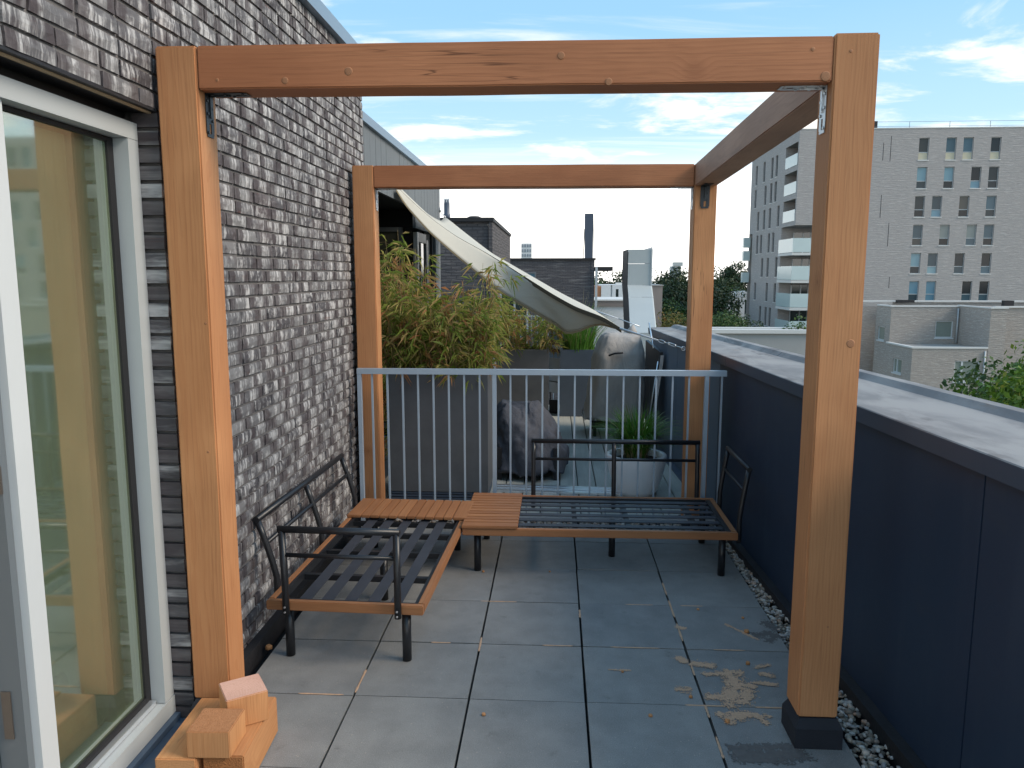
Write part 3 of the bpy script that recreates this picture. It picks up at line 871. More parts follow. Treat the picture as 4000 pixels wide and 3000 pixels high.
# knots standing a little proud of the planed faces
def knot(x, y, z, r, n):
    k = B()
    k.lathe([(r * 0.4, -0.004), (r, -0.004), (r, 0.0002), (r * 0.8, 0.0006), (r * 0.3, 0.0007)], 14)
    k.ob('knot', M['knot'], pg, loc=(x, y, z), rot=n)
def m_knot(nt):
    p = objco(nt)
    d = S(nt, 'ShaderNodeVectorMath', {0: p}, out=1, operation='LENGTH')
    w = mth(nt, 'FRACT', mth(nt, 'MULTIPLY', mth(nt, 'ADD', d, mth(nt, 'MULTIPLY', nz(nt, p, 90.0), 0.004)), 240.0))
    return pb(nt, mixc(nt, w, (0.22, 0.095, 0.04), (0.50, 0.23, 0.11)), 0.7)
M['knot'] = mat('wood_knot', m_knot)
FR = (R(90), 0, 0)
yk = PF + 0.004
for x, z, r in ((-0.964, 2.483, 0.012), (-0.735, 2.511, 0.0145), (0.014, 2.553, 0.013), (0.871, 2.561, 0.007), (0.918, 2.472, 0.017), (0.18, 2.464, 0.013), (-1.21, 2.488, 0.006)):
    knot(x, yk - 0.0008, z, r, FR)
for x, z, r in ((0.997, 2.552, 0.0055), (1.055, 1.556, 0.015), (1.035, 0.486, 0.004), (-1.318, 1.13, 0.005), (-1.30, 1.62, 0.005)):
    knot(x, PF - 0.0006, z, r, FR)
# black rubber feet
for x0 in (0.930, -1.443):
    k = B(); w, s = 0.178, 0.018
    y0 = 2.799
    q = [(x0, y0), (x0 + w, y0), (x0 + w, y0 + w), (x0, y0 + w)]
    k.hexa([(*p, 0.001) for p in q] + [(*p, 0.080) for p in q])
    k2 = [(x0 + s * 1.0, y0 + s), (x0 + w - s, y0 + s), (x0 + w - s, y0 + w - s), (x0 + s, y0 + w - s)]
    k.hexa([(*p, 0.0805) for p in q] + [(*p, 0.117) for p in k2])
    k.ob('foot', M['rubber'], pg, bevel=0.006, seg=2)
for x0 in (-1.435, 0.93):
    k = B(); k.box(x0, x0 + 0.178, PBk - 0.012, PBk + 0.17, -0.03, 0.029); k.ob('foot', M['rubber'], pg, bevel=0.006)
# pressed angle brackets: two plates with a rib and screws
def bracket(m, face, u, L, W, n_, o1, o2):
    """o1: corner origin; plate 1 runs down -Z on the post, plate 2 runs along n_ under the beam; u is the width direction."""
    k = B()
    o = Vector(o1); u = Vector(u); n = Vector(n_); d = Vector((0, 0, -1)); t = 0.0025
    def plate(a, along, nor):
        # outline with a slot left open near the free end
        P = lambda s, w, h: a + along * s + u * w + nor * h
        def slab(s0, s1, w0, w1, h0=0.0005, h1=t):
            k.hexa([P(s0, w0, h0), P(s1, w0, h0), P(s1, w1, h0), P(s0, w1, h0), P(s0, w0, h1), P(s1, w0, h1), P(s1, w1, h1), P(s0, w1, h1)])
        slab(0, L * 0.68, -W / 2, W / 2)
        slab(L * 0.68, L * 0.92, -W / 2, -W * 0.13); slab(L * 0.68, L * 0.92, W * 0.13, W / 2)
        slab(L * 0.92, L, -W * 0.42, W * 0.42)
        slab(0.0, L * 0.55, -0.004, 0.004, t, t + 0.006)
        for s, w in ((0.16, -.3), (0.3, .3), (0.46, -.3), (0.6, .3), (0.9, -.32)):
            c = P(L * s, W * w, t)
            k.tube([c, c + nor * 0.004], 0.0055, 8)
    plate(o, d, n)
    plate(o, n, d)
    bmesh.ops.recalc_face_normals(k.bm, faces=k.bm.faces)
    k.ob('angle_bracket', m, pg)
bracket(M['zincdark'], None, (0, 1, 0), 0.152, 0.062, (1, 0, 0), (-1.2815, PF + 0.085, 2.4555), 0)
bracket(M['zinc'], None, (0, 1, 0), 0.158, 0.062, (-1, 0, 0), (0.9415, PF + 0.082, 2.4535), 0)
bracket(M['zincdark'], None, (1, 0, 0), 0.150, 0.062, (0, -1, 0), (1.015, PBk - 0.0015, 2.3995), 0)
bracket(M['zinc'], None, (0, 1, 0), 0.15, 0.062, (1, 0, 0), (-1.2695, PBk + 0.085, 2.402), 0)
bracket(M['zinc'], None, (0, 1, 0), 0.15, 0.062, (-1, 0, 0), (0.9415, PBk + 0.07, 2.398), 0)

# ------------------------------------------------------------------ railing between the terraces
ra = thing('railing', 'grey painted steel railing with thin upright bars at the end of the terrace', 'railing', (-0.1, 5.33, 0))
RY = 5.33
k = B(); k.box(-1.385, 1.175, RY - 0.02, RY + 0.02, 1.112, 1.150); k.ob('top_rail', M['galv'], ra, bevel=0.004)
k = B(); k.box(-1.385, 1.175, RY - 0.016, RY + 0.016, 0.075, 0.100); k.ob('bottom_rail', M['galv'], ra, bevel=0.003)
for xp in (-1.370, -0.418, 1.043):
    k = B(); k.box(xp - 0.0135, xp + 0.0135, RY - 0.018, RY + 0.018, -0.045, 1.111); k.ob('post', M['galv'], ra, bevel=0.003)
for xp in (-0.40, 1.0):
    k = B(); k.box(xp - 0.07, xp + 0.07, 5.19, 5.34, 0.002, 0.012)
    for q in (-0.045, 0.045):
        k.tube([(xp + q, 5.22, 0.012), (xp + q, 5.22, 0.02)], 0.009, 6)
    k.ob('foot_plate', M['galv'], ra)
bmesh_ = B(); bmesh_.box(-0.006, 0.006, -0.008, 0.008, 0.1005, 1.1115)
bme = bmesh_.mesh('baluster', 0.002); bme.materials.append(M['galv'])
xs = [-1.2815 + 0.1085 * i for i in range(8)] + [-0.418 + 0.1118 * (i + 1) for i in range(12)] + [1.146]
for x in xs:
    ob('baluster', bme, None, ra, loc=(x, RY, 0))

# ------------------------------------------------------------------ lounge sofas
def frame_rail(a, b, par):
    return timber('frame_rail', M['acacia'], a, b, 0.032, 0.045, par, bevel=0.004, local=True)
def leg(x, y, par, h=0.247):
    k = B(); k.tube([(0, 0, 0.002), (0, 0, h)], 0.0215, 18)
    return k.ob('leg', M['blackmetal'], par, loc=(x, y, 0), local=True)
def tube(name, pts, r, par):
    k = B(); k.tube(pts, r, 12)
    return k.ob(name, M['blackmetal'], par, local=True)
def bar(name, x0, x1, y0, y1, z0, z1, par, m='blackmetal', bevel=0.003):
    k = B(); k.box(x0, x1, y0, y1, z0, z1)
    return k.ob(name, M[m], par, bevel=bevel, local=True)
def curve(base, top, dirv, z0, z1, n=7):
    pts = []
    for i in range(n):
        t = i / (n - 1)
        q = (max(0.0, t - 0.33) / 0.67) ** 1.2
        pts.append((base[0] + dirv[0] * q, base[1] + dirv[1] * q, z0 + (z1 - z0) * t))
    return pts

sa = thing('lounge_sofa', 'cushionless black metal lounge sofa along the brick wall, table slats at its far end', 'sofa', (-1.340, 3.373, 0), R(-2.0), 'outdoor lounge sofas')
W_, L_ = 0.745, 1.625
frame_rail((0, 0.016, 0.268), (W_, 0.016, 0.268), sa); frame_rail((0, L_ - 0.016, 0.268), (W_, L_ - 0.016, 0.268), sa)
frame_rail((0.016, 0.033, 0.268), (0.016, L_ - 0.033, 0.268), sa); frame_rail((W_ - 0.016, 0.033, 0.268), (W_ - 0.016, L_ - 0.033, 0.268), sa)
k = B()
for q in ((0.0325, 0.047, 0.0325, L_ - 0.0325), (W_ - 0.047, W_ - 0.0325, 0.0325, L_ - 0.0325), (0.0475, W_ - 0.0475, 0.0325, 0.047), (0.0475, W_ - 0.0475, L_ - 0.047, L_ - 0.0325)):
    k.box(q[0], q[1], q[2], q[3], 0.248, 0.287)
k.ob('inner_frame', M['blackmetal'], sa, bevel=0.002, local=True)
for xc in (0.165, 0.272, 0.384, 0.496, 0.604):
    bar('slat', xc - 0.028, xc + 0.028, 0.048, L_ - 0.05, 0.272, 0.278, sa, 'strap', 0.0015)
for yc in (0.39, 0.74, 1.04, 1.25):
    bar('cross_bar', 0.048, W_ - 0.048, yc - 0.014, yc + 0.014, 0.243, 0.2715, sa)
# table slats at the far end
n_ = 12
wid = [0.088] + [0.0545] * 10 + [0.088]
tot = sum(wid) + 0.0035 * 11
xx = (W_ - 0.02 - tot) / 2 + 0.018
for w_ in wid:
    timber('table_slat', M['acacia'], (xx + w_ / 2, 1.255, 0.3005 + rng.uniform(-.0006, .0006)), (xx + w_ / 2, 1.625, 0.3005), w_, 0.018, sa, bevel=0.0035, local=True)
    xx += w_ + 0.0035
for x, y in ((0.09, 0.052), (W_ - 0.09, 0.052), (0.10, L_ - 0.09), (W_ - 0.09, L_ - 0.09)):
    leg(x, y, sa)
leg(0.375, 0.715, sa, 0.242)
# backrest towards the wall
tops = []
for yb in (0.17, 0.83, 1.49):
    pts = curve((-0.014, yb), None, (-0.085, 0), 0.20, 0.62)
    tube('backrest_post', pts, 0.0155, sa); tops.append(pts[-1])
tube('backrest_rail', [(tops[0][0], tops[0][1] - 0.016, 0.628), (tops[1][0], tops[1][1], 0.628), (tops[2][0], tops[2][1] + 0.016, 0.628)], 0.0165, sa)
tube('backrest_rail', [(-0.063, 0.17, 0.505), (-0.063, 0.83, 0.505), (-0.063, 1.49, 0.505)], 0.0115, sa)
# armrest at the near end
for x in (0.103, 0.632):
    tube('arm_post', [(x, -0.017, 0.238), (x, -0.017, 0.40), (x + (-0.006 if x < 0.3 else 0.0), -0.018, 0.642)], 0.0165, sa)
    k = B()
    for z in (0.252, 0.276):
        k.tube([(x, -0.034, z), (x, -0.0375, z)], 0.005, 8)
    k.ob('screw', M['zinc'], sa, local=True)
tube('arm_rail', [(0.081, -0.018, 0.646), (0.648, -0.018, 0.646)], 0.0165, sa)
tube('arm_rail', [(0.10, -0.018, 0.524), (0.632, -0.018, 0.524)], 0.0105, sa)

sb = thing('lounge_sofa', 'cushionless black metal lounge sofa in front of the railing, table slats at its left end', 'sofa', (-0.548, 4.462, 0), 0.0, 'outdoor lounge sofas')
W2, D2 = 1.637, 0.735
frame_rail((0, 0.016, 0.268), (W2, 0.016, 0.268), sb); frame_rail((0, D2 - 0.016, 0.268), (W2, D2 - 0.016, 0.268), sb)
frame_rail((0.016, 0.033, 0.268), (0.016, D2 - 0.033, 0.268), sb); frame_rail((W2 - 0.016, 0.033, 0.268), (W2 - 0.016, D2 - 0.033, 0.268), sb)
k = B()
for q in ((0.0325, 0.047, 0.0325, D2 - 0.0325), (W2 - 0.062, W2 - 0.0325, 0.0325, D2 - 0.0325), (0.0475, W2 - 0.0625, 0.0325, 0.047), (0.0475, W2 - 0.0625, D2 - 0.047, D2 - 0.0325)):
    k.box(q[0], q[1], q[2], q[3], 0.248, 0.287)
k.ob('inner_frame', M['blackmetal'], sb, bevel=0.002, local=True)
for yc in (0.125, 0.23, 0.335, 0.44, 0.545, 0.64):
    bar('slat', 0.30, W2 - 0.063, yc - 0.025, yc + 0.025, 0.274, 0.280, sb, 'strap', 0.0015)
for xc in (0.68, 1.01, 1.42):
    bar('cross_bar', xc - 0.015, xc + 0.015, 0.048, D2 - 0.048, 0.245, 0.2735, sb)
wid = [0.075] + [0.0535] * 10 + [0.075]
yy = -0.008
for w_ in wid:
    timber('table_slat', M['acacia'], (-0.004, yy + w_ / 2, 0.3005 + rng.uniform(-.0006, .0006)), (0.334, yy + w_ / 2, 0.3005), w_, 0.018, sb, bevel=0.0035, local=True)
    yy += w_ + 0.003
for x, y in ((0.085, 0.075), (0.09, D2 - 0.085), (W2 - 0.075, 0.075), (W2 - 0.085, D2 - 0.085)):
    leg(x, y, sb)
leg(0.925, 0.36, sb, 0.243)
for xb in (0.407, 0.96, 1.527):
    tube('backrest_post', curve((xb, D2 + 0.012), None, (0, 0.03), 0.20, 0.655), 0.0155, sb)
tube('backrest_rail', [(0.391, D2 + 0.042, 0.664), (1.543, D2 + 0.042, 0.664)], 0.0165, sb)
tube('backrest_rail', [(0.407, D2 + 0.033, 0.54), (1.527, D2 + 0.033, 0.54)], 0.0105, sb)
for yb in (0.045, 0.60):
    tube('arm_post', curve((W2 + 0.014, yb), None, (0.048, 0.02), 0.22, 0.655), 0.0155, sb)
tube('arm_rail', [(W2 + 0.062, 0.049, 0.662), (W2 + 0.062, 0.636, 0.662)], 0.0155, sb)
tube('arm_rail', [(W2 + 0.040, 0.055, 0.53), (W2 + 0.040, 0.615, 0.53)], 0.0095, sb)

# ------------------------------------------------------------------ timber offcuts by the door
def offcut(name, a, b, w, h, label, m='offcut', endm=None, up=(0, 0, 1)):
    o = timber(name, M[m], a, b, w, h, None, bevel=0.004, up=up, rough=0.001)
    if endm:
        o.data.materials.append(M[endm])
        for p in o.data.polygons:
            if p.normal.x < -0.9:
                p.material_index = 1
    return tag(o, label, 'timber offcut', 'offcuts of pergola timber')
offcut('timber_offcut', (-1.293, 2.386, 0.077), (-1.308, 2.775, 0.077), 0.143, 0.148, 'orange beam offcut lying next to the door sill, under the flat block')
offcut('timber_offcut', (-1.135, 2.410, 0.077), (-1.158, 2.795, 0.077), 0.142, 0.148, 'orange beam offcut with dark rough sawn front end, lying on the tiles', 'offcut', 'rough_end')
c_ = math.atan2(0.084, 0.124)
ux, uy = math.cos(c_), math.sin(c_)
def block(cx, cy, ang, z0, z1, w, m, label):
    o = timber('timber_offcut', M[m], (cx, cy, z0), (cx, cy, z1), w, w, None, bevel=0.003, rough=0.0008)
    o.rotation_euler = (Matrix.Rotation(ang, 3, 'Z') @ o.rotation_euler.to_matrix()).to_euler()
    o.data.materials.append(M['offpink' if 'pink' in label else 'rough_top'])
    for p in o.data.polygons:
        if p.normal.x > 0.9:
            p.material_index = 1
    return tag(o, label, 'timber offcut', 'offcuts of pergola timber')
block(-1.158, 2.655, c_, 0.1525, 0.270, 0.148, 'offcut', 'pink topped timber block turned askew on the beam offcuts, farther from the door sill')
block(-1.180, 2.468, R(2), 0.1525, 0.250, 0.150, 'offcut', 'flat timber block lying straight across the two beam offcuts')

# wood plugs and sawdust
for i, (x, y, r, z_) in enumerate(((0.984, 3.776, 0.0125, 'largest wood plug near the dark damp stain on the tiles'), (1.004, 3.94, 0.007, 'small wood plug just behind the largest plug'),
                       (0.786, 4.032, 0.0075, 'small wood plug close to a sawdust filled joint, beyond the others'), (0.911, 3.45, 0.010, 'round wood plug with a hole, behind the sawdust patches'),
                       (0.595, 3.143, 0.008, 'dark wood plug beside the joint left of the sawdust'), (0.711, 2.964, 0.010, 'brown wood plug on the edge of the nearest sawdust patch'),
                       (-1.376, 3.471, 0.016, 'curled wood shaving against the wall plinth near the sofa leg'), (-0.426, 4.506, 0.008, 'pale wood plug beside the front leg of the railing sofa'),
                       (-0.02, 4.528, 0.006, 'reddish wood plug under the front rail of the railing sofa'), (-0.281, 2.959, 0.008, 'lone wood plug nearest the viewer on the middle tiles'),
                       (0.405, 2.988, 0.008, 'wood plug left of the sawdust, near the picture bottom'), (0.321, 3.342, 0.006, 'tiny dark chip on the bare middle tile'))):
    k = B()
    k.tube([(0, 0, 0), (0, 0, r * 0.7), (0, 0, r * 1.1)], [r, r, r * 0.8], 10)
    for v in k.bm.verts:
        v.co += Vector((rng.uniform(-1, 1), rng.uniform(-1, 1), 0)) * r * 0.12
    o = k.ob('wood_plug', M['drybamboo'] if False else M['offcut'], loc=(x, y, 0.0015), rot=(0, 0, rng.random() * 3))
    tag(o, z_, 'wood plug', 'wood plugs scattered on the tiles')

def powder(name, strokes, cell, thr, seed, m, z, hgt):
    """A thin heap: cells of a fine grid that lie near the strokes, edges broken up by noise."""
    P = [(Vector((a[0], a[1])), Vector((b[0], b[1])), w * 1.8) for a, b, w in strokes]
    xs_ = [q for a, b, _ in P for q in (a.x, b.x)]; ys_ = [q for a, b, _ in P for q in (a.y, b.y)]
    k = B()
    gv = {}
    def hv(i, j):
        if (i, j) not in gv:
            gv[(i, j)] = k.bm.verts.new((x_0 + i * cell, y_0 + j * cell, z + hgt * (0.35 + 0.65 * abs(mnoise.noise(Vector((i * .35, j * .35, seed)))))))
        return gv[(i, j)]
    x_0, y_0 = min(xs_) - .05, min(ys_) - .05
    for i in range(int((max(xs_) + .1 - min(xs_)) / cell)):
        for j in range(int((max(ys_) + .1 - min(ys_)) / cell)):
            q = Vector((x_0 + (i + .5) * cell, y_0 + (j + .5) * cell))
            best = -9
            for a, b, w in P:
                d = b - a
                t = max(0, min(1, (q - a).dot(d) / max(1e-9, d.length_squared)))
                best = max(best, 1 - (q - a - d * t).length / w)
            q3 = Vector((q.x, q.y, seed))
            val = best + 0.55 * mnoise.noise(q3 * 20) + 0.40 * mnoise.noise(q3 * 55) + 0.22 * mnoise.noise(q3 * 170)
            if val + rng.uniform(-0.34, 0.34) > thr + 0.05:
                k.bm.faces.new([hv(i, j), hv(i + 1, j), hv(i + 1, j + 1), hv(i, j + 1)])
    return stuff(k.ob(name, m))
powder('sawdust', [((0.70, 3.345), (0.79, 3.35), .014), ((0.80, 3.37), (0.845, 3.365), .02), ((0.80, 3.33), (0.815, 3.25), .035), ((0.82, 3.26), (0.88, 3.25), .018), ((0.815, 3.24), (0.775, 3.20), .03),
                   ((0.76, 3.17), (0.68, 3.145), .02), ((0.775, 3.20), (0.765, 3.12), .035), ((0.765, 3.12), (0.83, 3.125), .02), ((0.83, 3.14), (0.845, 3.21), .03),
                   ((0.60, 3.485), (0.615, 3.46), .02), ((0.66, 3.44), (0.735, 3.425), .02), ((0.56, 3.20), (0.59, 3.20), .016), ((0.94, 3.42), (1.0, 3.44), .012), ((0.95, 3.36), (0.985, 3.35), .014),
                   ((0.90, 3.28), (1.0, 3.27), .012), ((0.645, 3.81), (0.67, 3.80), .012), ((0.9, 3.86), (1.02, 3.70), .008),
                   ((0.72, 2.985), (0.75, 3.012), .026), ((0.75, 3.01), (0.80, 3.028), .022), ((0.80, 3.028), (0.85, 3.01), .02), ((0.85, 3.01), (0.862, 2.97), .014), ((0.685, 3.02), (0.695, 3.01), .012), ((0.88, 3.02), (0.9, 3.015), .01),
                   ((0.26, 3.36), (0.36, 3.36), .005)], 0.0042, 0.33, 2.0, M['sawdust'], 0.0012, 0.0016)
powder('damp_stain', [((1.03, 3.742), (1.10, 3.765), .026), ((1.08, 3.70), (1.13, 3.75), .02), ((1.115, 3.90), (1.14, 3.81), .022), ((0.70, 2.79), (0.93, 2.81), .02), ((0.72, 2.74), (0.93, 2.76), .035)], 0.006, 0.25, 6.0, M['dirtstain'], 0.0008, 0.0006)
k = B()
for (a, b) in (((0.645, 4.40), (0.645, 4.22)), ((0.645, 4.15), (0.645, 3.93)), ((0.645, 3.86), (0.645, 3.66)), ((0.645, 3.44), (0.645, 3.33)), ((0.645, 3.085), (0.645, 2.99)), ((0.645, 2.86), (0.645, 2.72)), ((0.645, 2.62), (0.645, 2.3)),
               ((0.70, 4.082), (0.82, 4.082)), ((0.40, 4.082), (0.55, 4.082)), ((0.78, 3.582), (0.93, 3.582)), ((0.28, 3.582), (0.52, 3.582)), ((0.56, 3.082), (0.73, 3.082)), ((0.85, 3.082), (0.985, 3.082)), ((-0.05, 3.582), (0.1, 3.582)),
               ((-0.855, 3.3), (-0.855, 3.1)), ((-0.9, 3.082), (-1.1, 3.082)), ((-0.355, 3.65), (-0.355, 3.5)), ((-0.4, 4.082), (-0.2, 4.082)), ((0.145, 4.0), (0.145, 3.9)), ((-0.6, 3.582), (-0.5, 3.582))):
    A_, B_ = Vector(a), Vector(b)
    d = (B_ - A_).normalized(); nn = Vector((-d.y, d.x))
    m_ = 10
    pr_ = None
    for i in range(m_ + 1):
        q = A_ + (B_ - A_) * (i / m_)
        w = 0.0050 * (0.75 + 0.5 * rng.random()) * (0.35 if i in (0, m_) else 1)
        cur = (k.bm.verts.new((*(q - nn * w), 0.0012)), k.bm.verts.new((q.x, q.y, 0.0024)), k.bm.verts.new((*(q + nn * w), 0.0012)))
        if pr_:
            k.bm.faces.new([pr_[0], cur[0], cur[1], pr_[1]]); k.bm.faces.new([pr_[1], cur[1], cur[2], pr_[2]])
        pr_ = cur
stuff(k.ob('joint_sawdust', M['sawdust']))

# ------------------------------------------------------------------ neighbour's grey clad house
HX = -1.50
nh = thing('clad_house', 'grey board clad house with a dark recess and glass door beyond the brick wall', 'house', (HX, 8, 0))
bw = 0.2
y = 5.975
while y < 10.15:
    y1 = min(y + bw - 0.006, 10.17)
    for z0, z1 in ([(2.50, 2.965)] if 6.3 < y + 0.1 < 8.47 else ([(2.30, 2.965)] if 8.47 < y + 0.1 < 9.69 else [(0.02, 2.965)])):
        k = B(); k.box(HX - 0.03, HX + rng.uniform(-.001, .001), y, y1, z0, z1)
        k.ob('cladding_board', M['cladding'], nh, bevel=0.002)
    y += bw
k = B()
k.box(-6, HX - 0.031, 6.0, 6.28, 0, 2.96); k.box(-6, HX - 0.031, 6.28, 8.475, 2.502, 2.96); k.box(-6, HX - 0.031, 8.475, 10.165, 2.31, 2.96)
k.box(-6, -2.62, 6.28, 8.475, 0, 2.50)
k.ob('wall', M['black'], nh)
k = B(); k.box(-6, HX - 0.06, 8.4765, 8.50, 0, 2.30); k.box(-6, HX - 0.032, 9.68, 10.165, 0, 2.309); k.ob('recess_wall', M['black'], nh)
k = B(); k.prism([(HX - 0.4, 2.966), (HX + 0.03, 2.966), (HX + 0.034, 3.03), (HX - 0.4, 3.04)], lambda a, b: (a, 5.995, b), lambda a, b: (a, 10.20, b))
k.ob('roof_edge', M['roofedge'], nh)
w1 = ob('window', None, None, nh, loc=(-1.9, 8.47, 1.2))
k = B()
for a in ((-2.30, -2.25, 0.1, 2.31), (-1.70, -1.655, 0.1, 2.31), (-2.249, -1.701, 2.265, 2.31), (-2.249, -1.701, 0.1, 0.15)):
    k.box(a[0], a[1], 8.44, 8.476, a[2], a[3])
k.ob('frame', M['framegrey'], w1, bevel=0.003)
k = B(); k.box(-2.249, -1.701, 8.455, 8.46, 0.151, 2.264); k.ob('pane', M['greenpane'], w1)
d1 = ob('door', None, None, nh, loc=(HX, 8.9, 1.1))
k = B(); k.box(HX - 0.05, HX - 0.005, 8.50, 8.60, 0.02, 2.262); k.ob('frame', M['framewhite'], d1, bevel=0.003)
k = B(); k.box(HX - 0.05, HX - 0.006, 9.10, 9.25, 0.02, 2.20); k.box(HX - 0.05, HX - 0.007, 8.602, 9.099, 2.16, 2.262); k.box(HX - 0.05, HX - 0.007, 8.72, 8.75, 0.02, 2.159); k.ob('frame', M['framegrey'], d1, bevel=0.003)
k = B(); k.box(HX - 0.03, HX - 0.024, 8.601, 9.099, 0.03, 2.159); k.ob('pane', M['darkpane'], d1)
k = B(); k.box(HX - 0.022, HX - 0.018, 8.615, 8.665, 0.05, 2.10); k.ob('white_strip', M['paper'], d1)  # narrow white strip just in front of the pane
k = B(); k.box(HX - 0.08, HX - 0.055, 9.251, 9.679, 0.0, 2.30); k.ob('infill_panel', M['black'], d1)

# ------------------------------------------------------------------ shade sail
sl = thing('shade_sail', 'cream shade sail slung from the grey house down to the parapet, with ropes', 'shade sail', (-0.5, 7.2, 1.9))
LOW = [(-1.471, 7.25, 2.58), (-1.384, 7.3, 2.434), (-1.176, 7.33, 2.201), (-0.892, 7.36, 1.952), (-0.501, 7.3, 1.642), (-0.161, 7.15, 1.446), (0.005, 7.05, 1.359), (0.102, 6.95, 1.29), (0.213, 6.85, 1.315), (0.299, 6.78, 1.361), (0.399, 6.68, 1.385), (0.549, 6.5, 1.354)]
RID = [(-1.457, 7.3, 2.59), (-1.281, 7.4, 2.418), (-1.145, 7.45, 2.303), (-0.947, 7.5, 2.163), (-0.687, 7.5, 2.02), (-0.481, 7.4, 1.9), (-0.236, 7.2, 1.752), (-0.018, 7.0, 1.623), (0.182, 6.8, 1.52), (0.405, 6.6, 1.442), (0.553, 6.5, 1.354)]
UPP = [(-1.497, 7.6, 2.625), (-1.375, 8.4, 2.451), (-1.365, 9.3, 2.436), (-1.415, 10.1, 2.53), (-1.161, 9.9, 2.34), (-0.802, 9.7, 2.075), (-0.558, 9.5, 1.937), (-0.272, 9.3, 1.778), (0.057, 9.1, 1.595), (0.388, 9.0, 1.43), (0.46, 8.95, 1.391)]
def resample(P, n):
    P = [Vector(p) for p in P]
    d = [0.0]
    for a, b in zip(P, P[1:]):
        d.append(d[-1] + (b - a).length)
    out = []
    for i in range(n):
        s = d[-1] * i / (n - 1)
        j = max(q for q in range(len(d) - 1) if d[q] <= s + 1e-9)
        t = (s - d[j]) / max(1e-9, d[j + 1] - d[j])
        p0, p1, p2, p3 = P[max(0, j - 1)], P[j], P[j + 1], P[min(len(P) - 1, j + 2)]
        cr = 0.5 * ((2 * p1) + (p2 - p0) * t + (2 * p0 - 5 * p1 + 4 * p2 - p3) * t * t + (3 * p1 - p0 - 3 * p2 + p3) * t ** 3)
        out.append(cr.lerp(p1.lerp(p2, t), 0.4))
    return out
def strip(A, Bq, nr, sag, seed):
    k = B()
    n = len(A)
    g_ = []
    for r_ in range(nr + 1):
        t = r_ / nr
        row = []
        for i in range(n):
            p = A[i].lerp(Bq[i], t)
            e = math.sin(math.pi * t) * max(0.0, math.sin(math.pi * i / (n - 1))) ** 0.5
            w = mnoise.noise(Vector((i * 0.16, t * 2.0, seed))) * 0.018 + mnoise.noise(Vector((i * 0.5, t * 5.0, seed + 3))) * 0.006
            row.append(k.bm.verts.new(p + Vector((0, w * e, -sag * e + w * e))))
        g_.append(row)
    for a, b in zip(g_, g_[1:]):
        for i in range(n - 1):
            f = k.bm.faces.new([a[i], a[i + 1], b[i + 1], b[i]]); f.smooth = True
    return k
lo_, ri_, up_ = resample(LOW, 48), resample(RID, 48), resample(UPP, 48)
for nm, k in (('front_flap', strip(ri_, lo_, 8, 0.0, 1.0)), ('top_sheet', strip(up_, ri_, 10, 0.03, 5.0))):
    o = k.ob(nm, M['sail'], sl)
    md = o.modifiers.new('thick', 'SOLIDIFY'); md.thickness = 0.002
def ribbon(P, w):
    k = B()
    a = [k.bm.verts.new(p + Vector((0, -0.004, 0.003))) for p in P]; b = [k.bm.verts.new(p + Vector((0, -0.004, -w))) for p in P]
    for i in range(len(P) - 1):
        k.bm.faces.new([a[i], b[i], b[i + 1], a[i + 1]])
    return k
o = ribbon(lo_, 0.016).ob('hem', M['hem'], sl); o.modifiers.new('t', 'SOLIDIFY').thickness = 0.003
o = ribbon(ri_, 0.034).ob('hem', M['hemshade'], sl); o.modifiers.new('t', 'SOLIDIFY').thickness = 0.003  # ridge ribbon, coloured as the shadow below the rolled edge
def rope(P, r, nm='rope', m='rope'):
    B().tube(P, r, 8).ob(nm, M[m], sl)
rope([(0.545, 6.5, 1.356), (0.79, 5.96, 1.303)], [0.010, 0.0065])
sh = [(0.79 + 0.020 * (1 - math.cos(t)), 5.96 - 0.04 * (1 - math.cos(t)), 1.301 - 0.004 * (1 - math.cos(t)) + 0.011 * math.sin(t)) for t in np.linspace(0, 2 * math.pi, 15)]
rope(sh, 0.0035, 'shackle', 'zinc')
rope([(0.832, 5.872, 1.293), (0.852, 5.83, 1.291)], 0.004, 'shackle', 'zinc')
k = B()
for s in (-0.008, 0.008):
    k.tube([(0.850, 5.832, 1.291 + s), (0.880, 5.70, 1.285 + s)], 0.004, 8)
k.tube([(0.850, 5.832, 1.28), (0.850, 5.832, 1.302)], 0.005, 8); k.tube([(0.880, 5.70, 1.274), (0.880, 5.70, 1.296)], 0.005, 8)
k.ob('turnbuckle', M['zinc'], sl)
rope([(0.882, 5.69, 1.285), (0.925, 5.575, 1.277)], 0.004, 'shackle', 'zinc')
B().tube([(0.918 + 0.014 * math.cos(t), 5.575, 1.277 + 0.014 * math.sin(t)) for t in np.linspace(0, 6.2832, 13)], 0.004, 8).ob('eye_bolt', M['zinc'], sl)
rope([(0.46, 8.95, 1.391), (0.72, 8.85, 1.308)], [0.010, 0.005])
rope([(0.72, 8.85, 1.308), (0.952, 8.76, 1.226)], 0.006, 'shackle', 'zinc')
rope([(-1.415, 10.1, 2.53), (-1.505, 10.18, 2.62)], 0.006, 'shackle', 'zinc')
B().lathe([(0.012, 0), (0.03, 0), (0.03, 0.012), (0.012, 0.018)], 14).ob('wall_plate', M['zinc'], sl, loc=(-1.495, 10.12, 2.628), rot=(0, R(90), 0))

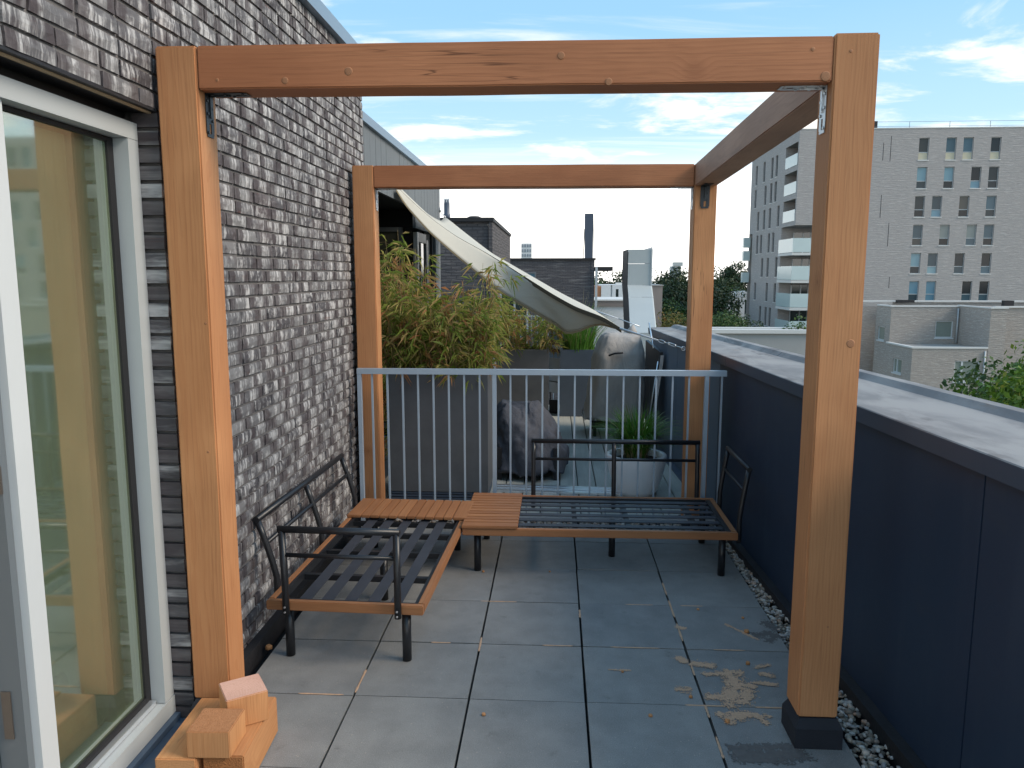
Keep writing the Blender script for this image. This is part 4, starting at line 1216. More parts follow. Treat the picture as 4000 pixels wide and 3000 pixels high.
# ------------------------------------------------------------------ planters and plants on the deck
def planter(label, x0, x1, y0, y1, z0, z1, m, plinth=True):
    t = thing('planter', label, 'planter', ((x0 + x1) / 2, (y0 + y1) / 2, z0), 0, 'dark box planters')
    w = 0.035
    k = B()
    zz = z0 + (0.07 if plinth else 0.002)
    k.box(x0, x1, y0, y0 + w, zz, z1); k.box(x0, x1, y1 - w, y1, zz, z1); k.box(x0, x0 + w, y0 + w, y1 - w, zz, z1); k.box(x1 - w, x1, y0 + w, y1 - w, zz, z1)
    k.ob('box', M[m], t, bevel=0.004)
    k = B(); k.box(x0 + w, x1 - w, y0 + w, y1 - w, z1 - 0.2, z1 - 0.055); k.ob('soil', M['soil'], t)
    if plinth:
        for q in range(3):
            k = B(); k.box(x0 + 0.004, x1 - 0.004, y0 + 0.006, y1 - 0.006, z0 + 0.002 + q * 0.023, z0 + 0.018 + q * 0.023); k.ob('plinth_slat', M['coping_dark'], t)
    return t
DZ = 0.018
planter('large dark box planter full of bamboo, just behind the railing', -1.318, -0.520, 5.95, 6.42, DZ, 1.034, 'planter')
planter('dark box planter at the far end of the deck, bamboo spilling over it', -0.735, -0.075, 9.68, 10.15, DZ, 0.868, 'planter', False)
planter('slate blue box planter with tall grass, half hidden by the grill cover', 0.070, 0.62, 9.70, 10.15, DZ, 0.868, 'planterblue', False)

def leaf_faces(V, F, p, d, L, w, r, droop=0.3):
    """One lanceolate leaf: four points, bent along its midrib."""
    d = d.normalized()
    side = d.cross(Vector((r.uniform(-1, 1), r.uniform(-1, 1), r.uniform(-1, 1)))).normalized()
    m1 = p + d * L * 0.42
    tip = p + d * L + Vector((0, 0, -droop * L * r.uniform(0.2, 1)))
    i = len(V)
    V += [p, m1 + side * w / 2, tip, m1 - side * w / 2]
    F += [(i, i + 1, i + 2), (i, i + 2, i + 3)]
def mesh_from(name, V, F):
    me = bpy.data.meshes.new(name)
    me.from_pydata([tuple(v) for v in V], [], F)
    return me
def bamboo(label, boxx, boxy, z0, topf, ncane, seed, nleafobj, group, overhang=0.0):
    r = random.Random(seed)
    cx, cy = sum(boxx) / 2, sum(boxy) / 2
    t = thing('bamboo', label, 'plant', (cx, cy, z0), 0, group)
    canes = B()
    V, F, DV, DF, single = [], [], [], [], []
    for c in range(ncane):
        bx, by = r.uniform(*boxx), r.uniform(*boxy)
        h = topf(bx) * (r.uniform(0.55, 1.0) if c % 9 else r.uniform(1.05, 1.22))
        lean = Vector(((bx - cx) * r.uniform(0.0, 0.45) + r.uniform(-.12, .12), r.uniform(-.30, .12), 0))
        pts = [Vector((bx, by, z0)) + lean * (s ** 1.7) + Vector((0, 0, h * s * (1 - 0.06 * s))) for s in (0, .25, .5, .75, 1.0)]
        canes.tube(pts, [0.0045, 0.004, 0.0035, 0.0025, 0.0012], 5)
        nn = int(h / 0.046)
        for q in range(nn):
            s = r.uniform(0.04, 1.0) ** 0.9
            i = min(3, int(s * 4)); p = pts[i].lerp(pts[i + 1], s * 4 - i)
            ang = r.uniform(0, 6.283)
            tw = Vector((math.cos(ang), math.sin(ang), r.uniform(-.3, .5))).normalized() * r.uniform(0.04, 0.17)
            e = p + tw
            if q % 3 == 0:
                canes.tube([p, e], [0.0014, 0.0008], 3, caps=False)
            dry = r.random() < 0.13
            for w_ in range(r.randint(3, 6)):
                d = tw.normalized() * 0.7 + Vector((r.uniform(-.8, .8), r.uniform(-.8, .8), r.uniform(-1.0, 0.35)))
                L, w = r.uniform(0.06, 0.135), r.uniform(0.0075, 0.015)
                if nleafobj and len(single) < nleafobj and e.y < by - 0.02 and r.random() < 0.06:
                    single.append((e.copy(), d.normalized(), L, dry))
                else:
                    leaf_faces(*((DV, DF) if dry else (V, F)), e + Vector((r.uniform(-.02, .02), r.uniform(-.02, .02), r.uniform(-.02, .02))), d, L, w, r, 0.4)
    canes.ob('cane', M['cane'], t)
    stuff(ob('foliage', mesh_from('foliage', V, F), M['bamboo'], t))
    if DV:
        stuff(ob('dry_foliage', mesh_from('dry_foliage', DV, DF), M['drybamboo'], t))
    if single:
        ms = []
        for j in range(6):
            v, f = [], []
            leaf_faces(v, f, Vector((0, 0, 0)), Vector((1, 0, 0)), 1.0, 0.105 + 0.01 * j, random.Random(j), 0.35)
            ms.append(mesh_from('leaf', v, f)); ms[-1].materials.append(M['bamboo'])
        for j, (p, d, L, dry) in enumerate(single):
            o = ob('leaf', ms[j % 6], None, t, loc=p, rot=d.to_track_quat('X', 'Z').to_euler())
            o.scale = (L * 1.1,) * 3
    return t
def top1(x):
    u = (x + 1.35) / 0.85
    return 0.76 + 0.15 * math.sin(u * 7.0 + 0.6) + 0.14 * u - 0.10 * (u > 0.85)
bamboo('dense yellowing bamboo in the large planter behind the railing', (-1.33, -0.56), (5.98, 6.40), 0.99, top1, 108, 5, 240, 'bamboo in box planters')
bamboo('loose half dry bamboo in the planter at the deck end', (-0.72, -0.03), (9.66, 10.1), 0.83, lambda x: 0.62, 46, 8, 0, 'bamboo in box planters')
bamboo('dry leaved bamboo clump beside the black recess of the clad house', (-1.46, -1.33), (6.6, 7.3), DZ, lambda x: 1.95, 14, 12, 0, 'bamboo in box planters')

def grass_mesh(name, base, rad, n, hmin, hmax, w, seed, spread=0.8, droop=1.0):
    r = random.Random(seed)
    V, F = [], []
    for _ in range(n):
        a = r.uniform(0, 6.283); q = rad * math.sqrt(r.random())
        p = Vector(base) + Vector((q * math.cos(a), q * math.sin(a), 0))
        h = r.uniform(hmin, hmax)
        b = a + r.uniform(-.8, .8)
        out = Vector((math.cos(b), math.sin(b), 0)) * spread * r.uniform(.15, 1.0) * h
        side = Vector((-math.sin(b), math.cos(b), 0))
        prev = None
        m = 6
        for i in range(m + 1):
            s = i / m
            c = p + out * s ** 1.6 + Vector((0, 0, h * (s - droop * 0.45 * s ** 3 * (out.length / h))))
            ww = w * (1 - s) ** 0.6 * 0.5 + 0.0004
            V += [c - side * ww, c + side * ww]
            if i:
                j = len(V)
                F.append((j - 4, j - 3, j - 1, j - 2))
    return mesh_from(name, V, F)
gt = thing('ornamental_grass', 'tall green grass with tan plumes in the slate blue planter', 'plant', (0.34, 9.9, 0.8))
stuff(ob('foliage', grass_mesh('foliage', (0.30, 9.9, 0.80), 0.20, 420, 0.30, 0.78, 0.011, 3, 0.75), M['grass'], gt))
stuff(ob('plumes', grass_mesh('plumes', (0.28, 9.92, 0.80), 0.14, 60, 0.62, 0.92, 0.010, 9, 0.62, 1.6), M['drygrass'], gt))

pt = thing('potted_grass', 'green grass tuft in a round white pot on the deck, behind the railing sofa', 'plant', (0.675, 6.25, DZ))
k = B()
k.lathe([(0.150, 0.002), (0.178, 0.04), (0.214, 0.15), (0.238, 0.26), (0.245, 0.318), (0.243, 0.330), (0.222, 0.333), (0.205, 0.328), (0.198, 0.27), (0.05, 0.268)], 48)
k.ob('pot', M['potwhite'], pt, loc=(0.675, 6.25, DZ))
k = B(); k.lathe([(0.01, 0.262), (0.19, 0.266), (0.197, 0.280), (0.10, 0.292), (0.01, 0.296)], 24); k.ob('soil', M['soil'], pt, loc=(0.675, 6.25, DZ))
stuff(ob('foliage', grass_mesh('foliage', (0.675, 6.25, 0.30), 0.075, 900, 0.20, 0.54, 0.0105, 4, 0.95, 1.3), M['grass'], pt))
stuff(ob('dry_stems', grass_mesh('dry_stems', (0.675, 6.25, 0.29), 0.095, 120, 0.10, 0.30, 0.006, 6, 0.8, 1.6), M['drygrass'], pt))

# ------------------------------------------------------------------ covered grill, covered heap, folded tray, alu strip, panel between planters
def loft(name, secs, n, m, parent, folds=0.0, seed=1.0, wr=0.012, hemw=0.0, pw=3.0, fn=9):
    """secs: (z, x0, x1, y0, y1). Superellipse rings, with folds that deepen downwards."""
    k = B()
    rings = []
    zt, zb = secs[-1][0], secs[0][0]
    for (z, x0, x1, y0, y1) in secs:
        row = []
        fz = (zt - z) / (zt - zb)
        for i in range(n):
            a = 2 * math.pi * i / n
            c_, s_ = math.cos(a), math.sin(a)
            ex = math.copysign(abs(c_) ** (2 / pw), c_); ey = math.copysign(abs(s_) ** (2 / pw), s_)
            f = 1 + folds * fz * (math.sin(a * fn + 1.3 * math.sin(a * 3 + seed)) * 0.5 + mnoise.noise(Vector((c_ * 2, s_ * 2, z * 1.5 + seed))))
            p = Vector(((x0 + x1) / 2 + (x1 - x0) / 2 * ex * f, (y0 + y1) / 2 + (y1 - y0) / 2 * ey * f, z))
            nv = mnoise.noise_vector(p * 6.0 + Vector((seed, 0, 0))) * wr + mnoise.noise_vector(p * 17.0 + Vector((seed, 3, 0))) * wr * 0.4
            if z == zb:
                nv.z += hemw * (0.5 + mnoise.noise(Vector((c_ * 1.5, s_ * 1.5, seed + 9))))
            row.append(k.bm.verts.new(p + nv))
        rings.append(row)
    for a, b in zip(rings, rings[1:]):
        for i in range(n):
            f = k.bm.faces.new([a[i], a[(i + 1) % n], b[(i + 1) % n], b[i]]); f.smooth = True
    f = k.bm.faces.new(rings[-1]); f.smooth = True
    return k.ob(name, M[m], parent)
def dense(secs, n):
    out = []
    for i in range(n):
        t = i / (n - 1) * (len(secs) - 1); j = min(int(t), len(secs) - 2); f = t - j
        f = f * f * (3 - 2 * f) * 0.5 + f * 0.5
        out.append(tuple(a * (1 - f) + b * f for a, b in zip(secs[j], secs[j + 1])))
    return out
bq = thing('covered_grill', 'grill under a taupe cloth cover, standing by the parapet on the deck', 'grill', (0.72, 8.75, DZ))
loft('cover', dense([(0.17, 0.325, 1.010, 8.38, 9.02), (0.42, 0.375, 1.012, 8.40, 9.05), (0.74, 0.405, 1.012, 8.42, 9.05), (0.94, 0.440, 0.995, 8.45, 9.05), (1.07, 0.495, 0.960, 8.50, 9.02), (1.125, 0.535, 0.94, 8.54, 8.98), (1.150, 0.575, 0.915, 8.58, 8.94), (1.158, 0.66, 0.85, 8.66, 8.86)], 34), 84, 'bbqcloth', bq, 0.045, 2.0, 0.020, 0.14, 4.0)
k = B(); k.tube([(0.86, 8.70, 1.14), (0.86, 8.70, 1.20), (0.87, 8.70, 1.245)], [0.07, 0.045, 0.012], 10); k.ob('cover_peak', M['bbqcloth'], bq)
k = B(); k.tube([(0.585, 8.418, 0.930), (0.65, 8.408, 0.955), (0.74, 8.400, 0.965)], 0.010, 8); k.ob('zip_vent', M['black'], bq)
for x in (0.45, 0.93):
    for y in (8.5, 8.95):
        B().tube([(x, y, DZ), (x, y, 0.5)], 0.02, 10).ob('leg', M['blackmetal'], bq)
k = B(); k.box(0.42, 0.96, 8.46, 8.98, 0.12, 0.16); k.ob('shelf', M['black'], bq)

cv = thing('covered_furniture', 'crumpled charcoal cover over low furniture, right of the large planter', 'cover', (-0.2, 6.95, DZ))
loft('cover', dense([(0.075, -0.56, 0.110, 6.50, 7.30), (0.24, -0.58, 0.115, 6.53, 7.30), (0.36, -0.57, 0.070, 6.55, 7.28), (0.50, -0.55, -0.03, 6.62, 7.20), (0.60, -0.53, -0.10, 6.68, 7.12), (0.665, -0.48, -0.15, 6.76, 7.02), (0.675, -0.36, -0.22, 6.84, 6.94)], 44), 110, 'darkcloth', cv, 0.08, 7.0, 0.045, 0.08, 2.2, 5)
for x in (-0.48, 0.02):
    for y in (6.62, 7.2):
        k = B(); k.box(x - 0.025, x + 0.025, y - 0.025, y + 0.025, DZ, 0.3); k.ob('leg', M['black'], cv)

ft = thing('folded_tray_table', 'black folding tray table with aluminium legs leaning against the parapet', 'table', (1.0, 8.0, DZ))
k = B(); k.hexa([(0.955, 7.82, 0.25), (0.985, 7.82, 0.25), (0.985, 8.2, 0.30), (0.955, 8.2, 0.30), (1.055, 7.80, 1.03), (1.085, 7.80, 1.03), (0.985, 8.2, 1.12), (0.955, 8.2, 1.12)])
k.ob('tray', M['blackmetal'], ft, bevel=0.005)
k = B(); k.hexa([(0.952, 7.80, DZ), (0.98, 7.80, DZ), (0.98, 7.815, DZ), (0.952, 7.815, DZ), (1.06, 7.775, 1.0), (1.092, 7.775, 1.0), (1.092, 7.795, 1.0), (1.06, 7.795, 1.0)])
k.ob('leg', M['alu'], ft, bevel=0.002)
B().tube([(0.925, 7.82, DZ + 0.01), (1.035, 7.79, 0.94)], 0.006, 8).ob('leg', M['alu'], ft)
B().tube([(1.0, 7.9, 1.06), (0.985, 8.18, 1.30)], 0.008, 8).ob('stay', M['alu'], ft)

st = thing('aluminium_strip', 'ribbed bare aluminium profile lying on the deck behind the railing', 'profile', (0.08, 6.28, DZ), R(-3.2))
for q, h in ((-0.085, 0.016), (-0.045, 0.009), (0.0, 0.02), (0.045, 0.009), (0.082, 0.014)):
    k = B(); k.box(-0.565, 0.565, q - 0.019, q + 0.019, 0.001, h); k.ob('rib', M['alu'], st, bevel=0.002, local=True)

pn = thing('display_board', 'narrow pale board with maroon and blue bands between two dark planters', 'board', (0.0, 9.9, DZ))
z = 0.30
for h, m in ((0.14, 'paper'), (0.012, 'black'), (0.15, 'paper'), (0.012, 'black'), (0.14, 'frame'), (0.075, 'skyprint'), (0.025, 'maroon'), (0.02, 'black'), (0.045, 'paper'), (0.075, 'maroon'), (0.09, 'skyprint')):
    k = B(); k.hexa([(-0.068, 9.90, z), (0.062, 9.90, z - 0.02), (0.062, 9.925, z - 0.02), (-0.068, 9.925, z), (-0.068, 9.90, z + h - 0.002), (0.062, 9.90, z + h - 0.022), (0.062, 9.925, z + h - 0.022), (-0.068, 9.925, z + h - 0.002)])
    k.ob('band', M[m], pn)
    z += h
k = B(); k.box(-0.06, -0.045, 9.926, 9.945, DZ, z); k.box(0.04, 0.055, 9.926, 9.945, DZ, z); k.box(-0.068, 0.062, 9.90, 9.925, DZ, 0.2); k.ob('stand', M['black'], pn)
# lettering strokes on the white band (illegible in the photo but for its shape)
k = B()
zz = 0.30 + 0.14 + 0.012 + 0.15 + 0.012 + 0.14 + 0.075 + 0.025 + 0.02
for pts in (((-0.058, .006), (-0.058, .034)), ((-0.046, .006), (-0.04, .034), (-0.034, .006)), ((-0.028, .034), (-0.022, .006), (-0.016, .034)), ((-0.008, .034), (-0.008, .006), (0.002, .034), (0.002, .006)), ((0.012, .034), (0.016, .018), (0.022, .034)), ((0.04, .004), (0.04, .03)), ((0.048, .03), (0.056, .004))):
    k.tube([(a, 9.8985, zz + b - 0.006 - 0.0077 - a * 0.154) for a, b in pts], 0.0022, 5)
k.ob('lettering', M['black'], pn)

# ------------------------------------------------------------------ dark brick houses beyond
h1 = thing('dark_brick_house', 'dark brick corner house with black roof rim and flue, behind the shade sail', 'house', (-1.3, 16, -12))
k = B()
facade(k, (-8, 16, 0), (1, 0, 0), (0, -1, 0), 0, 6.62, -12, 2.87, [], 0.1)
facade(k, (-1.283, 15.94, 0), (0, 1, 0), (1, 0, 0), 0.0, 6.28, -12, 2.87, [], 0.1)
k.box(-1.36, -1.285, 15.94, 15.998, -12, 2.87)
k.box(-8, -1.40, 16.15, 22.2, -12, 2.80)
k.ob('wall', M['housebrick'], h1)
k = B(); k.box(-1.378, -1.362, 15.985, 16.05, -12, 2.87); k.ob('movement_joint', M['black'], h1)
k = B(); k.box(-8, -1.255, 15.90, 16.2, 2.872, 2.95); k.box(-1.45, -1.255, 16.2, 22.25, 2.872, 2.945); k.ob('roof_rim', M['black'], h1)
k = B(); k.lathe([(0.068, 0), (0.070, 0.12), (0.062, 0.13), (0.062, 0.33), (0.055, 0.40), (0.055, 0.42)], 16, (-2.30, 16.6, 2.95))
k.ob('flue', M['coping_dark'], h1)
k = B()
for i in range(8):
    a = i * math.pi / 4
    k.box(-2.30 + 0.05 * math.cos(a) - .008, -2.30 + 0.05 * math.cos(a) + .008, 16.6 + 0.05 * math.sin(a) - .008, 16.6 + 0.05 * math.sin(a) + .008, 3.3, 3.395)
k.ob('flue_cowl', M['zinc'], h1)
k = B(); k.lathe([(0.16, 0), (0.17, 0.04), (0.10, 0.075), (0.02, 0.08)], 16, (-1.72, 16.6, 2.95)); k.ob('roof_vent', M['black'], h1)

h2 = thing('long_brick_house', 'long dark brick house with pale brick flecks, right of the corner house', 'house', (-2, 34, -12))
k = B()
facade(k, (-8, 34, 0), (1, 0, 0), (0, -1, 0), 0, 9.55, -12, 2.44, [(6.05, 7.16, 1.35, 1.92)], 0.12)
k.box(-8, 1.55, 34.2, 44, -12, 2.40); k.box(1.551, 1.69, 33.97, 44, -12, 2.44)
k.ob('wall', M['longbrick'], h2)
k = B(); k.box(-8, 1.74, 33.92, 44.05, 2.442, 2.52); k.ob('roof_rim', M['black'], h2)
w = ob('window', None, None, h2, loc=(-1.4, 34, 1.6))
k = B(); k.box(-1.95, -0.84, 33.99, 34.06, 1.86, 1.92); k.box(-0.90, -0.84, 33.99, 34.06, 1.35, 1.859); k.box(-1.95, -0.901, 33.99, 34.06, 1.35, 1.40); k.ob('frame', M['framegrey'], w)
k = B(); k.box(-1.95, -0.901, 34.04, 34.05, 1.401, 1.859); k.ob('pane', M['towerpane'], w)
k = B(); k.box(1.72, 1.82, 33.85, 33.95, -3, 2.14); k.ob('downpipe', M['frame'], h2)
k = B(); k.box(1.75, 2.48, 34.0, 36.5, 1.97, 2.15); k.ob('canopy', M['black'], h2)
for x, z0 in ((1.95, 1.6), (2.42, 1.75)):
    pass
k = B(); k.box(1.26, 1.625, 34.3, 34.75, 3.70, 4.43)
k.hexa([(1.285, 34.3, 2.521), (1.625, 34.3, 2.521), (1.625, 34.75, 2.521), (1.285, 34.75, 2.521), (1.262, 34.3, 3.699), (1.625, 34.3, 3.699), (1.625, 34.75, 3.699), (1.262, 34.75, 3.699)])
k.ob('chimney', M['coping_dark'], h2, bevel=0.01)
B().tube([(1.255, 34.5, 3.78), (1.215, 34.5, 2.52)], 0.018, 6).ob('chimney_stay', M['black'], h2)
B().tube([(1.625, 34.5, 4.42), (1.68, 34.5, 2.52)], 0.012, 6).ob('chimney_stay', M['black'], h2)

tr = thing('balcony_railing', 'pale steel balcony railing under the shade sail, in front of the dark houses', 'railing', (-0.4, 14, 0.2))
k = B(); k.box(-1.15, 0.12, 14, 14.03, 1.045, 1.075); k.box(-1.15, 0.12, 14, 14.03, 0.86, 0.88); k.ob('top_rail', M['frame'], tr)
bb = B(); bb.box(-0.008, 0.008, 13.995, 14.02, -0.5, 1.044); bme2 = bb.mesh('baluster'); bme2.materials.append(M['frame'])
for i in range(13):
    ob('baluster', bme2, None, tr, loc=(-1.12 + 0.1 * i, 0, 0))
gd = thing('terrace_door', 'tall dark terrace door with pale frame at the foot of the corner house', 'door', (-0.8, 15.0, 0))
k = B()
for a, b in ((-1.06, -1.03), (-0.80, -0.765), (-0.55, -0.52)):
    k.box(a, b, 14.98, 15.03, -0.5, 1.43)
k.box(-1.06, -0.52, 14.98, 15.031, 1.43, 1.47)
k.ob('frame', M['frame'], gd)
k = B(); k.box(-1.03, -0.80, 15.0, 15.01, -0.5, 1.43); k.box(-0.765, -0.55, 15.0, 15.01, -0.5, 1.43); k.ob('pane', M['darkpane'], gd)

# ventilation duct rising beyond the parapet
vd = thing('ventilation_duct', 'tall grey metal ventilation duct that flares out at its foot beyond the parapet', 'duct', (1.35, 12.8, 0))
prof = [(13.0, 2.215), (13.0, 1.98), (13.0, 1.63), (12.72, 1.44), (11.75, 0.93), (11.75, -2.0)]
def duct_sec(i):
    y, z = prof[i]
    x0 = (1.20, 1.197, 1.195, 1.19, 1.135, 1.135)[i]
    return x0, x0 + 0.382, y, z
for i in range(len(prof) - 1):
    a, b = duct_sec(i), duct_sec(i + 1)
    k = B()
    k.hexa([(b[0], b[2], b[3] + 0.004), (b[1], b[2], b[3] + 0.004), (b[1] + 0.02, b[2] + 0.03, b[3] + 0.004), (b[0] - 0.0, b[2] + 0.03, b[3] + 0.004), (a[0], a[2], a[3]), (a[1], a[2], a[3]), (a[1] + 0.02, a[2] + 0.03, a[3]), (a[0], a[2] + 0.03, a[3])])
    k.ob('duct_panel', M['chute'], vd)
k = B()
for i in range(len(prof) - 1):
    a, b = duct_sec(i), duct_sec(i + 1)
    k.hexa([(b[0] - 0.012, b[2] + 0.005, b[3]), (b[0] - 0.002, b[2] + 0.005, b[3]), (b[0] - 0.002, b[2] + 0.95, b[3]), (b[0] - 0.012, b[2] + 0.95, b[3]),
            (a[0] - 0.012, a[2] + 0.005, a[3]), (a[0] - 0.002, a[2] + 0.005, a[3]), (a[0] - 0.002, a[2] + 0.95, a[3]), (a[0] - 0.012, a[2] + 0.95, a[3])])
k.ob('side_panel', M['black'], vd)
k = B(); k.box(1.19, 1.205, 12.96, 13.95, 2.17, 2.215); k.box(1.57, 1.59, 12.985, 13.9, -2, 2.25); k.box(1.205, 1.57, 13.1, 13.9, 2.17, 2.205); k.ob('top_flange', M['frame'], vd)

# ------------------------------------------------------------------ pale apartment tower on the right
tw = thing('apartment_tower', 'tall pale brick apartment tower with corner balconies behind the parapet', 'apartment building', (40, 85, -12))
TX, TY = 23.85, 80.0
frows = [(12.92, 15.02, (35.3, 37.88, 39.5, 42.09)), (10.2, 12.25, (35.3, 37.88, 40.45, 42.1)), (7.46, 9.48, (35.29, 36.93, 39.53, 42.1)),
         (4.69, 6.71, (35.29, 37.87, 40.44, 42.1)), (1.93, 3.94, (35.28, 36.93, 39.52, 42.1)), (-0.8, 1.19, (35.3, 36.96, 40.45, 42.11))]
holes, wins = [], []
for z0, z1, xs_ in frows:
    for x in xs_:
        for add in (0, 13.5, -1000):
            if add > -900 and x + add < 62:
                holes.append((x + add - TX, x + add + 0.95 - TX, z0, z1)); wins.append((x + add, z0, z1))
    for x in (47.3, 49.6, 52.2):
        pass
k = B()
LOG = 5.7          # the corner is cut back below the upper block
facade(k, (TX, TY, 0), (1, 0, 0), (0, -1, 0), 0, 40, 6.72, 15.9, [h for h in holes if h[2] > 6.72], 0.30)
facade(k, (TX, TY, 0), (1, 0, 0), (0, -1, 0), LOG, 40, -12, 6.72, [h for h in holes if h[2] < 6.72], 0.30)
lrows = [((12.35, 14.6), (96.2, 92.8, 89.5, 87.75)), ((9.7, 11.85), (96.3, 91.9, 89.55, 87.8)), ((6.95, 9.15), (94.65, 92.0, 89.6, 86.3)),
         ((4.27, 6.4), (94.6, 92.9, 89.6, 87.85)), ((1.58, 3.7), (92.0, 89.6, 86.2)), ((-1.15, 0.9), (94.7, 89.55, 86.3)), ((-3.9, -1.8), (92.0, 89.6, 87.9)), ((-6.3, -4.55), (92.9, 89.55, 86.2))]
lh, lw_ = [], []
for (z0, z1), ys_ in lrows:
    for y in ys_:
        lh.append((y - 0.42 - TY, y + 0.42 - TY, z0, z1)); lw_.append((y - 0.42, z0, z1))
rec = [(0.35, 4.5, 12.62, 14.85), (0.35, 4.5, 9.9, 12.1), (0.35, 4.5, 7.15, 9.35)]
facade(k, (TX, TY, 0), (0, 1, 0), (-1, 0, 0), 0, 18.6, 6.4, 15.9, [h for h in lh if h[2] > 6.4], 0.30) if False else None
facade(k, (TX, TY, 0), (0, 1, 0), (-1, 0, 0), 0, 4.8, 6.72, 15.9, rec, 2.0)
facade(k, (TX, TY, 0), (0, 1, 0), (-1, 0, 0), 4.8, 18.6, 6.72, 15.9, [h for h in lh if h[2] > 6.72], 0.30)
facade(k, (TX, TY, 0), (0, 1, 0), (-1, 0, 0), 4.8, 17.0, -12, 6.72, [h for h in lh if h[2] < 6.72], 0.30)
# soffit, loggia back walls, roof deck, rear
k.face([(TX, TY, 6.72), (TX + LOG, TY, 6.72), (TX + LOG, TY + 4.8, 6.72), (TX, TY + 4.8, 6.72)])
k.face([(TX, TY + 4.8, -12), (TX + LOG, TY + 4.8, -12), (TX + LOG, TY + 4.8, 6.72), (TX, TY + 4.8, 6.72)])
k.face([(TX + LOG, TY + 4.8, -12), (TX + LOG, TY, -12), (TX + LOG, TY, 6.72), (TX + LOG, TY + 4.8, 6.72)])
k.face([(TX, TY, 15.9), (TX + 40, TY, 15.9), (TX + 40, TY + 18.6, 15.9), (TX, TY + 18.6, 15.9)])
k.face([(TX + 40, TY + 18.6, -12), (TX, TY + 18.6, -12), (TX, TY + 18.6, 15.9), (TX + 40, TY + 18.6, 15.9)])
k.face([(TX, TY + 17.0, 6.72), (TX + 8, TY + 17.0, 6.72), (TX + 8, TY + 18.6, 6.72), (TX, TY + 18.6, 6.72)])
k.ob('wall', M['towerbrick'], tw)
k = B(); k.box(TX - 0.04, TX + 40, TY - 0.04, TY + 0.3, 15.905, 15.99); k.box(TX - 0.04, TX + 0.3, TY + 0.3, TY + 18.6, 15.905, 15.985); k.ob('roof_edge', M['stone'], tw)
# front windows: outer frame, transom, two panes, a leaf tilted a little inwards
def wmesh():
    k = B(); w_, h_ = 0.95, 2.05
    for a in ((0, 0.05, 0, h_), (w_ - 0.05, w_, 0, h_), (0.05, w_ - 0.05, h_ - 0.05, h_), (0.05, w_ - 0.05, 0, 0.05), (0.05, w_ - 0.05, 0.68, 0.75)):
        k.box(a[0], a[1], 0.14, 0.22, a[2], a[3])
    fr_ = k.mesh('frame'); fr_.materials.append(M['frame'])
    k = B(); k.box(0.05, w_ - 0.05, 0.172, 0.18, 0.75, h_ - 0.05); up = k.mesh('pane'); up.materials.append(M['towerpane'])
    k = B(); k.box(0.05, w_ - 0.05, 0.172, 0.18, 0.05, 0.68); lo = k.mesh('pane'); lo.materials.append(M['towerpane'])
    k = B(); k.box(-0.06, w_ + 0.06, -0.05, 0.14, -0.09, -0.002); s = k.mesh('sill'); s.materials.append(M['stone'])
    k = B(); k.box(0.05, w_ - 0.05, 0.168, 0.18, 0.05, 0.68); pp = k.mesh('panel'); pp.materials.append(M['palepanel'])
    k = B(); k.hexa([(0.052, 0.150, 0.752), (w_ - 0.052, 0.150, 0.752), (w_ - 0.052, 0.158, 0.752), (0.052, 0.158, 0.752), (0.052, 0.02, h_ - 0.06), (w_ - 0.052, 0.02, h_ - 0.06), (w_ - 0.052, 0.028, h_ - 0.06), (0.052, 0.028, h_ - 0.06)])
    return fr_, up, lo, s, pp
fr_, up_m, lo_m, sill_m, pal_m = wmesh()
for x, z0, z1 in wins:
    o = ob('window', fr_, None, tw, loc=(x, TY, z0))
    o.scale.z = (z1 - z0) / 2.05
    ob('pane', up_m, None, o, local=True)
    ob('panel' if z0 > 12 and x < 46 else 'pane', pal_m if z0 > 12 and x < 46 else lo_m, None, o, local=True)
    ob('sill', sill_m, None, o, local=True)
k = B()
for a in ((0, 0.05, 0, 2.15), (0.79, 0.84, 0, 2.15), (0.05, 0.79, 2.10, 2.15), (0.05, 0.79, 0, 0.05), (0.05, 0.79, 0.7, 0.75)):
    k.box(0.14, 0.2, a[0], a[1], a[2], a[3])
sfr = k.mesh('frame'); sfr.materials.append(M['framegrey'])
k = B(); k.box(0.172, 0.18, 0.05, 0.79, 0.05, 2.10); spn = k.mesh('pane'); spn.materials.append(M['darkpane'])
k = B(); k.box(-0.04, 0.14, -0.05, 0.89, -0.08, -0.002); ssl = k.mesh('sill'); ssl.materials.append(M['stone'])
for y, z0, z1 in lw_:
    o = ob('window', sfr, None, tw, loc=(TX, y, z0))
    o.scale.z = (z1 - z0) / 2.15
    ob('pane', spn, None, o, local=True); ob('sill', ssl, None, o, local=True)
for s0, s1, z0, z1 in rec:
    bz = ob('balcony', None, None, tw, loc=(TX, TY + 2.4, z0))
    k = B(); k.box(TX - 0.02, TX + 0.02, TY + s0 + 0.05, TY + s1 - 0.05, z0 + 0.02, z0 + 1.15); k.ob('glass_panel', M['frost'], bz)
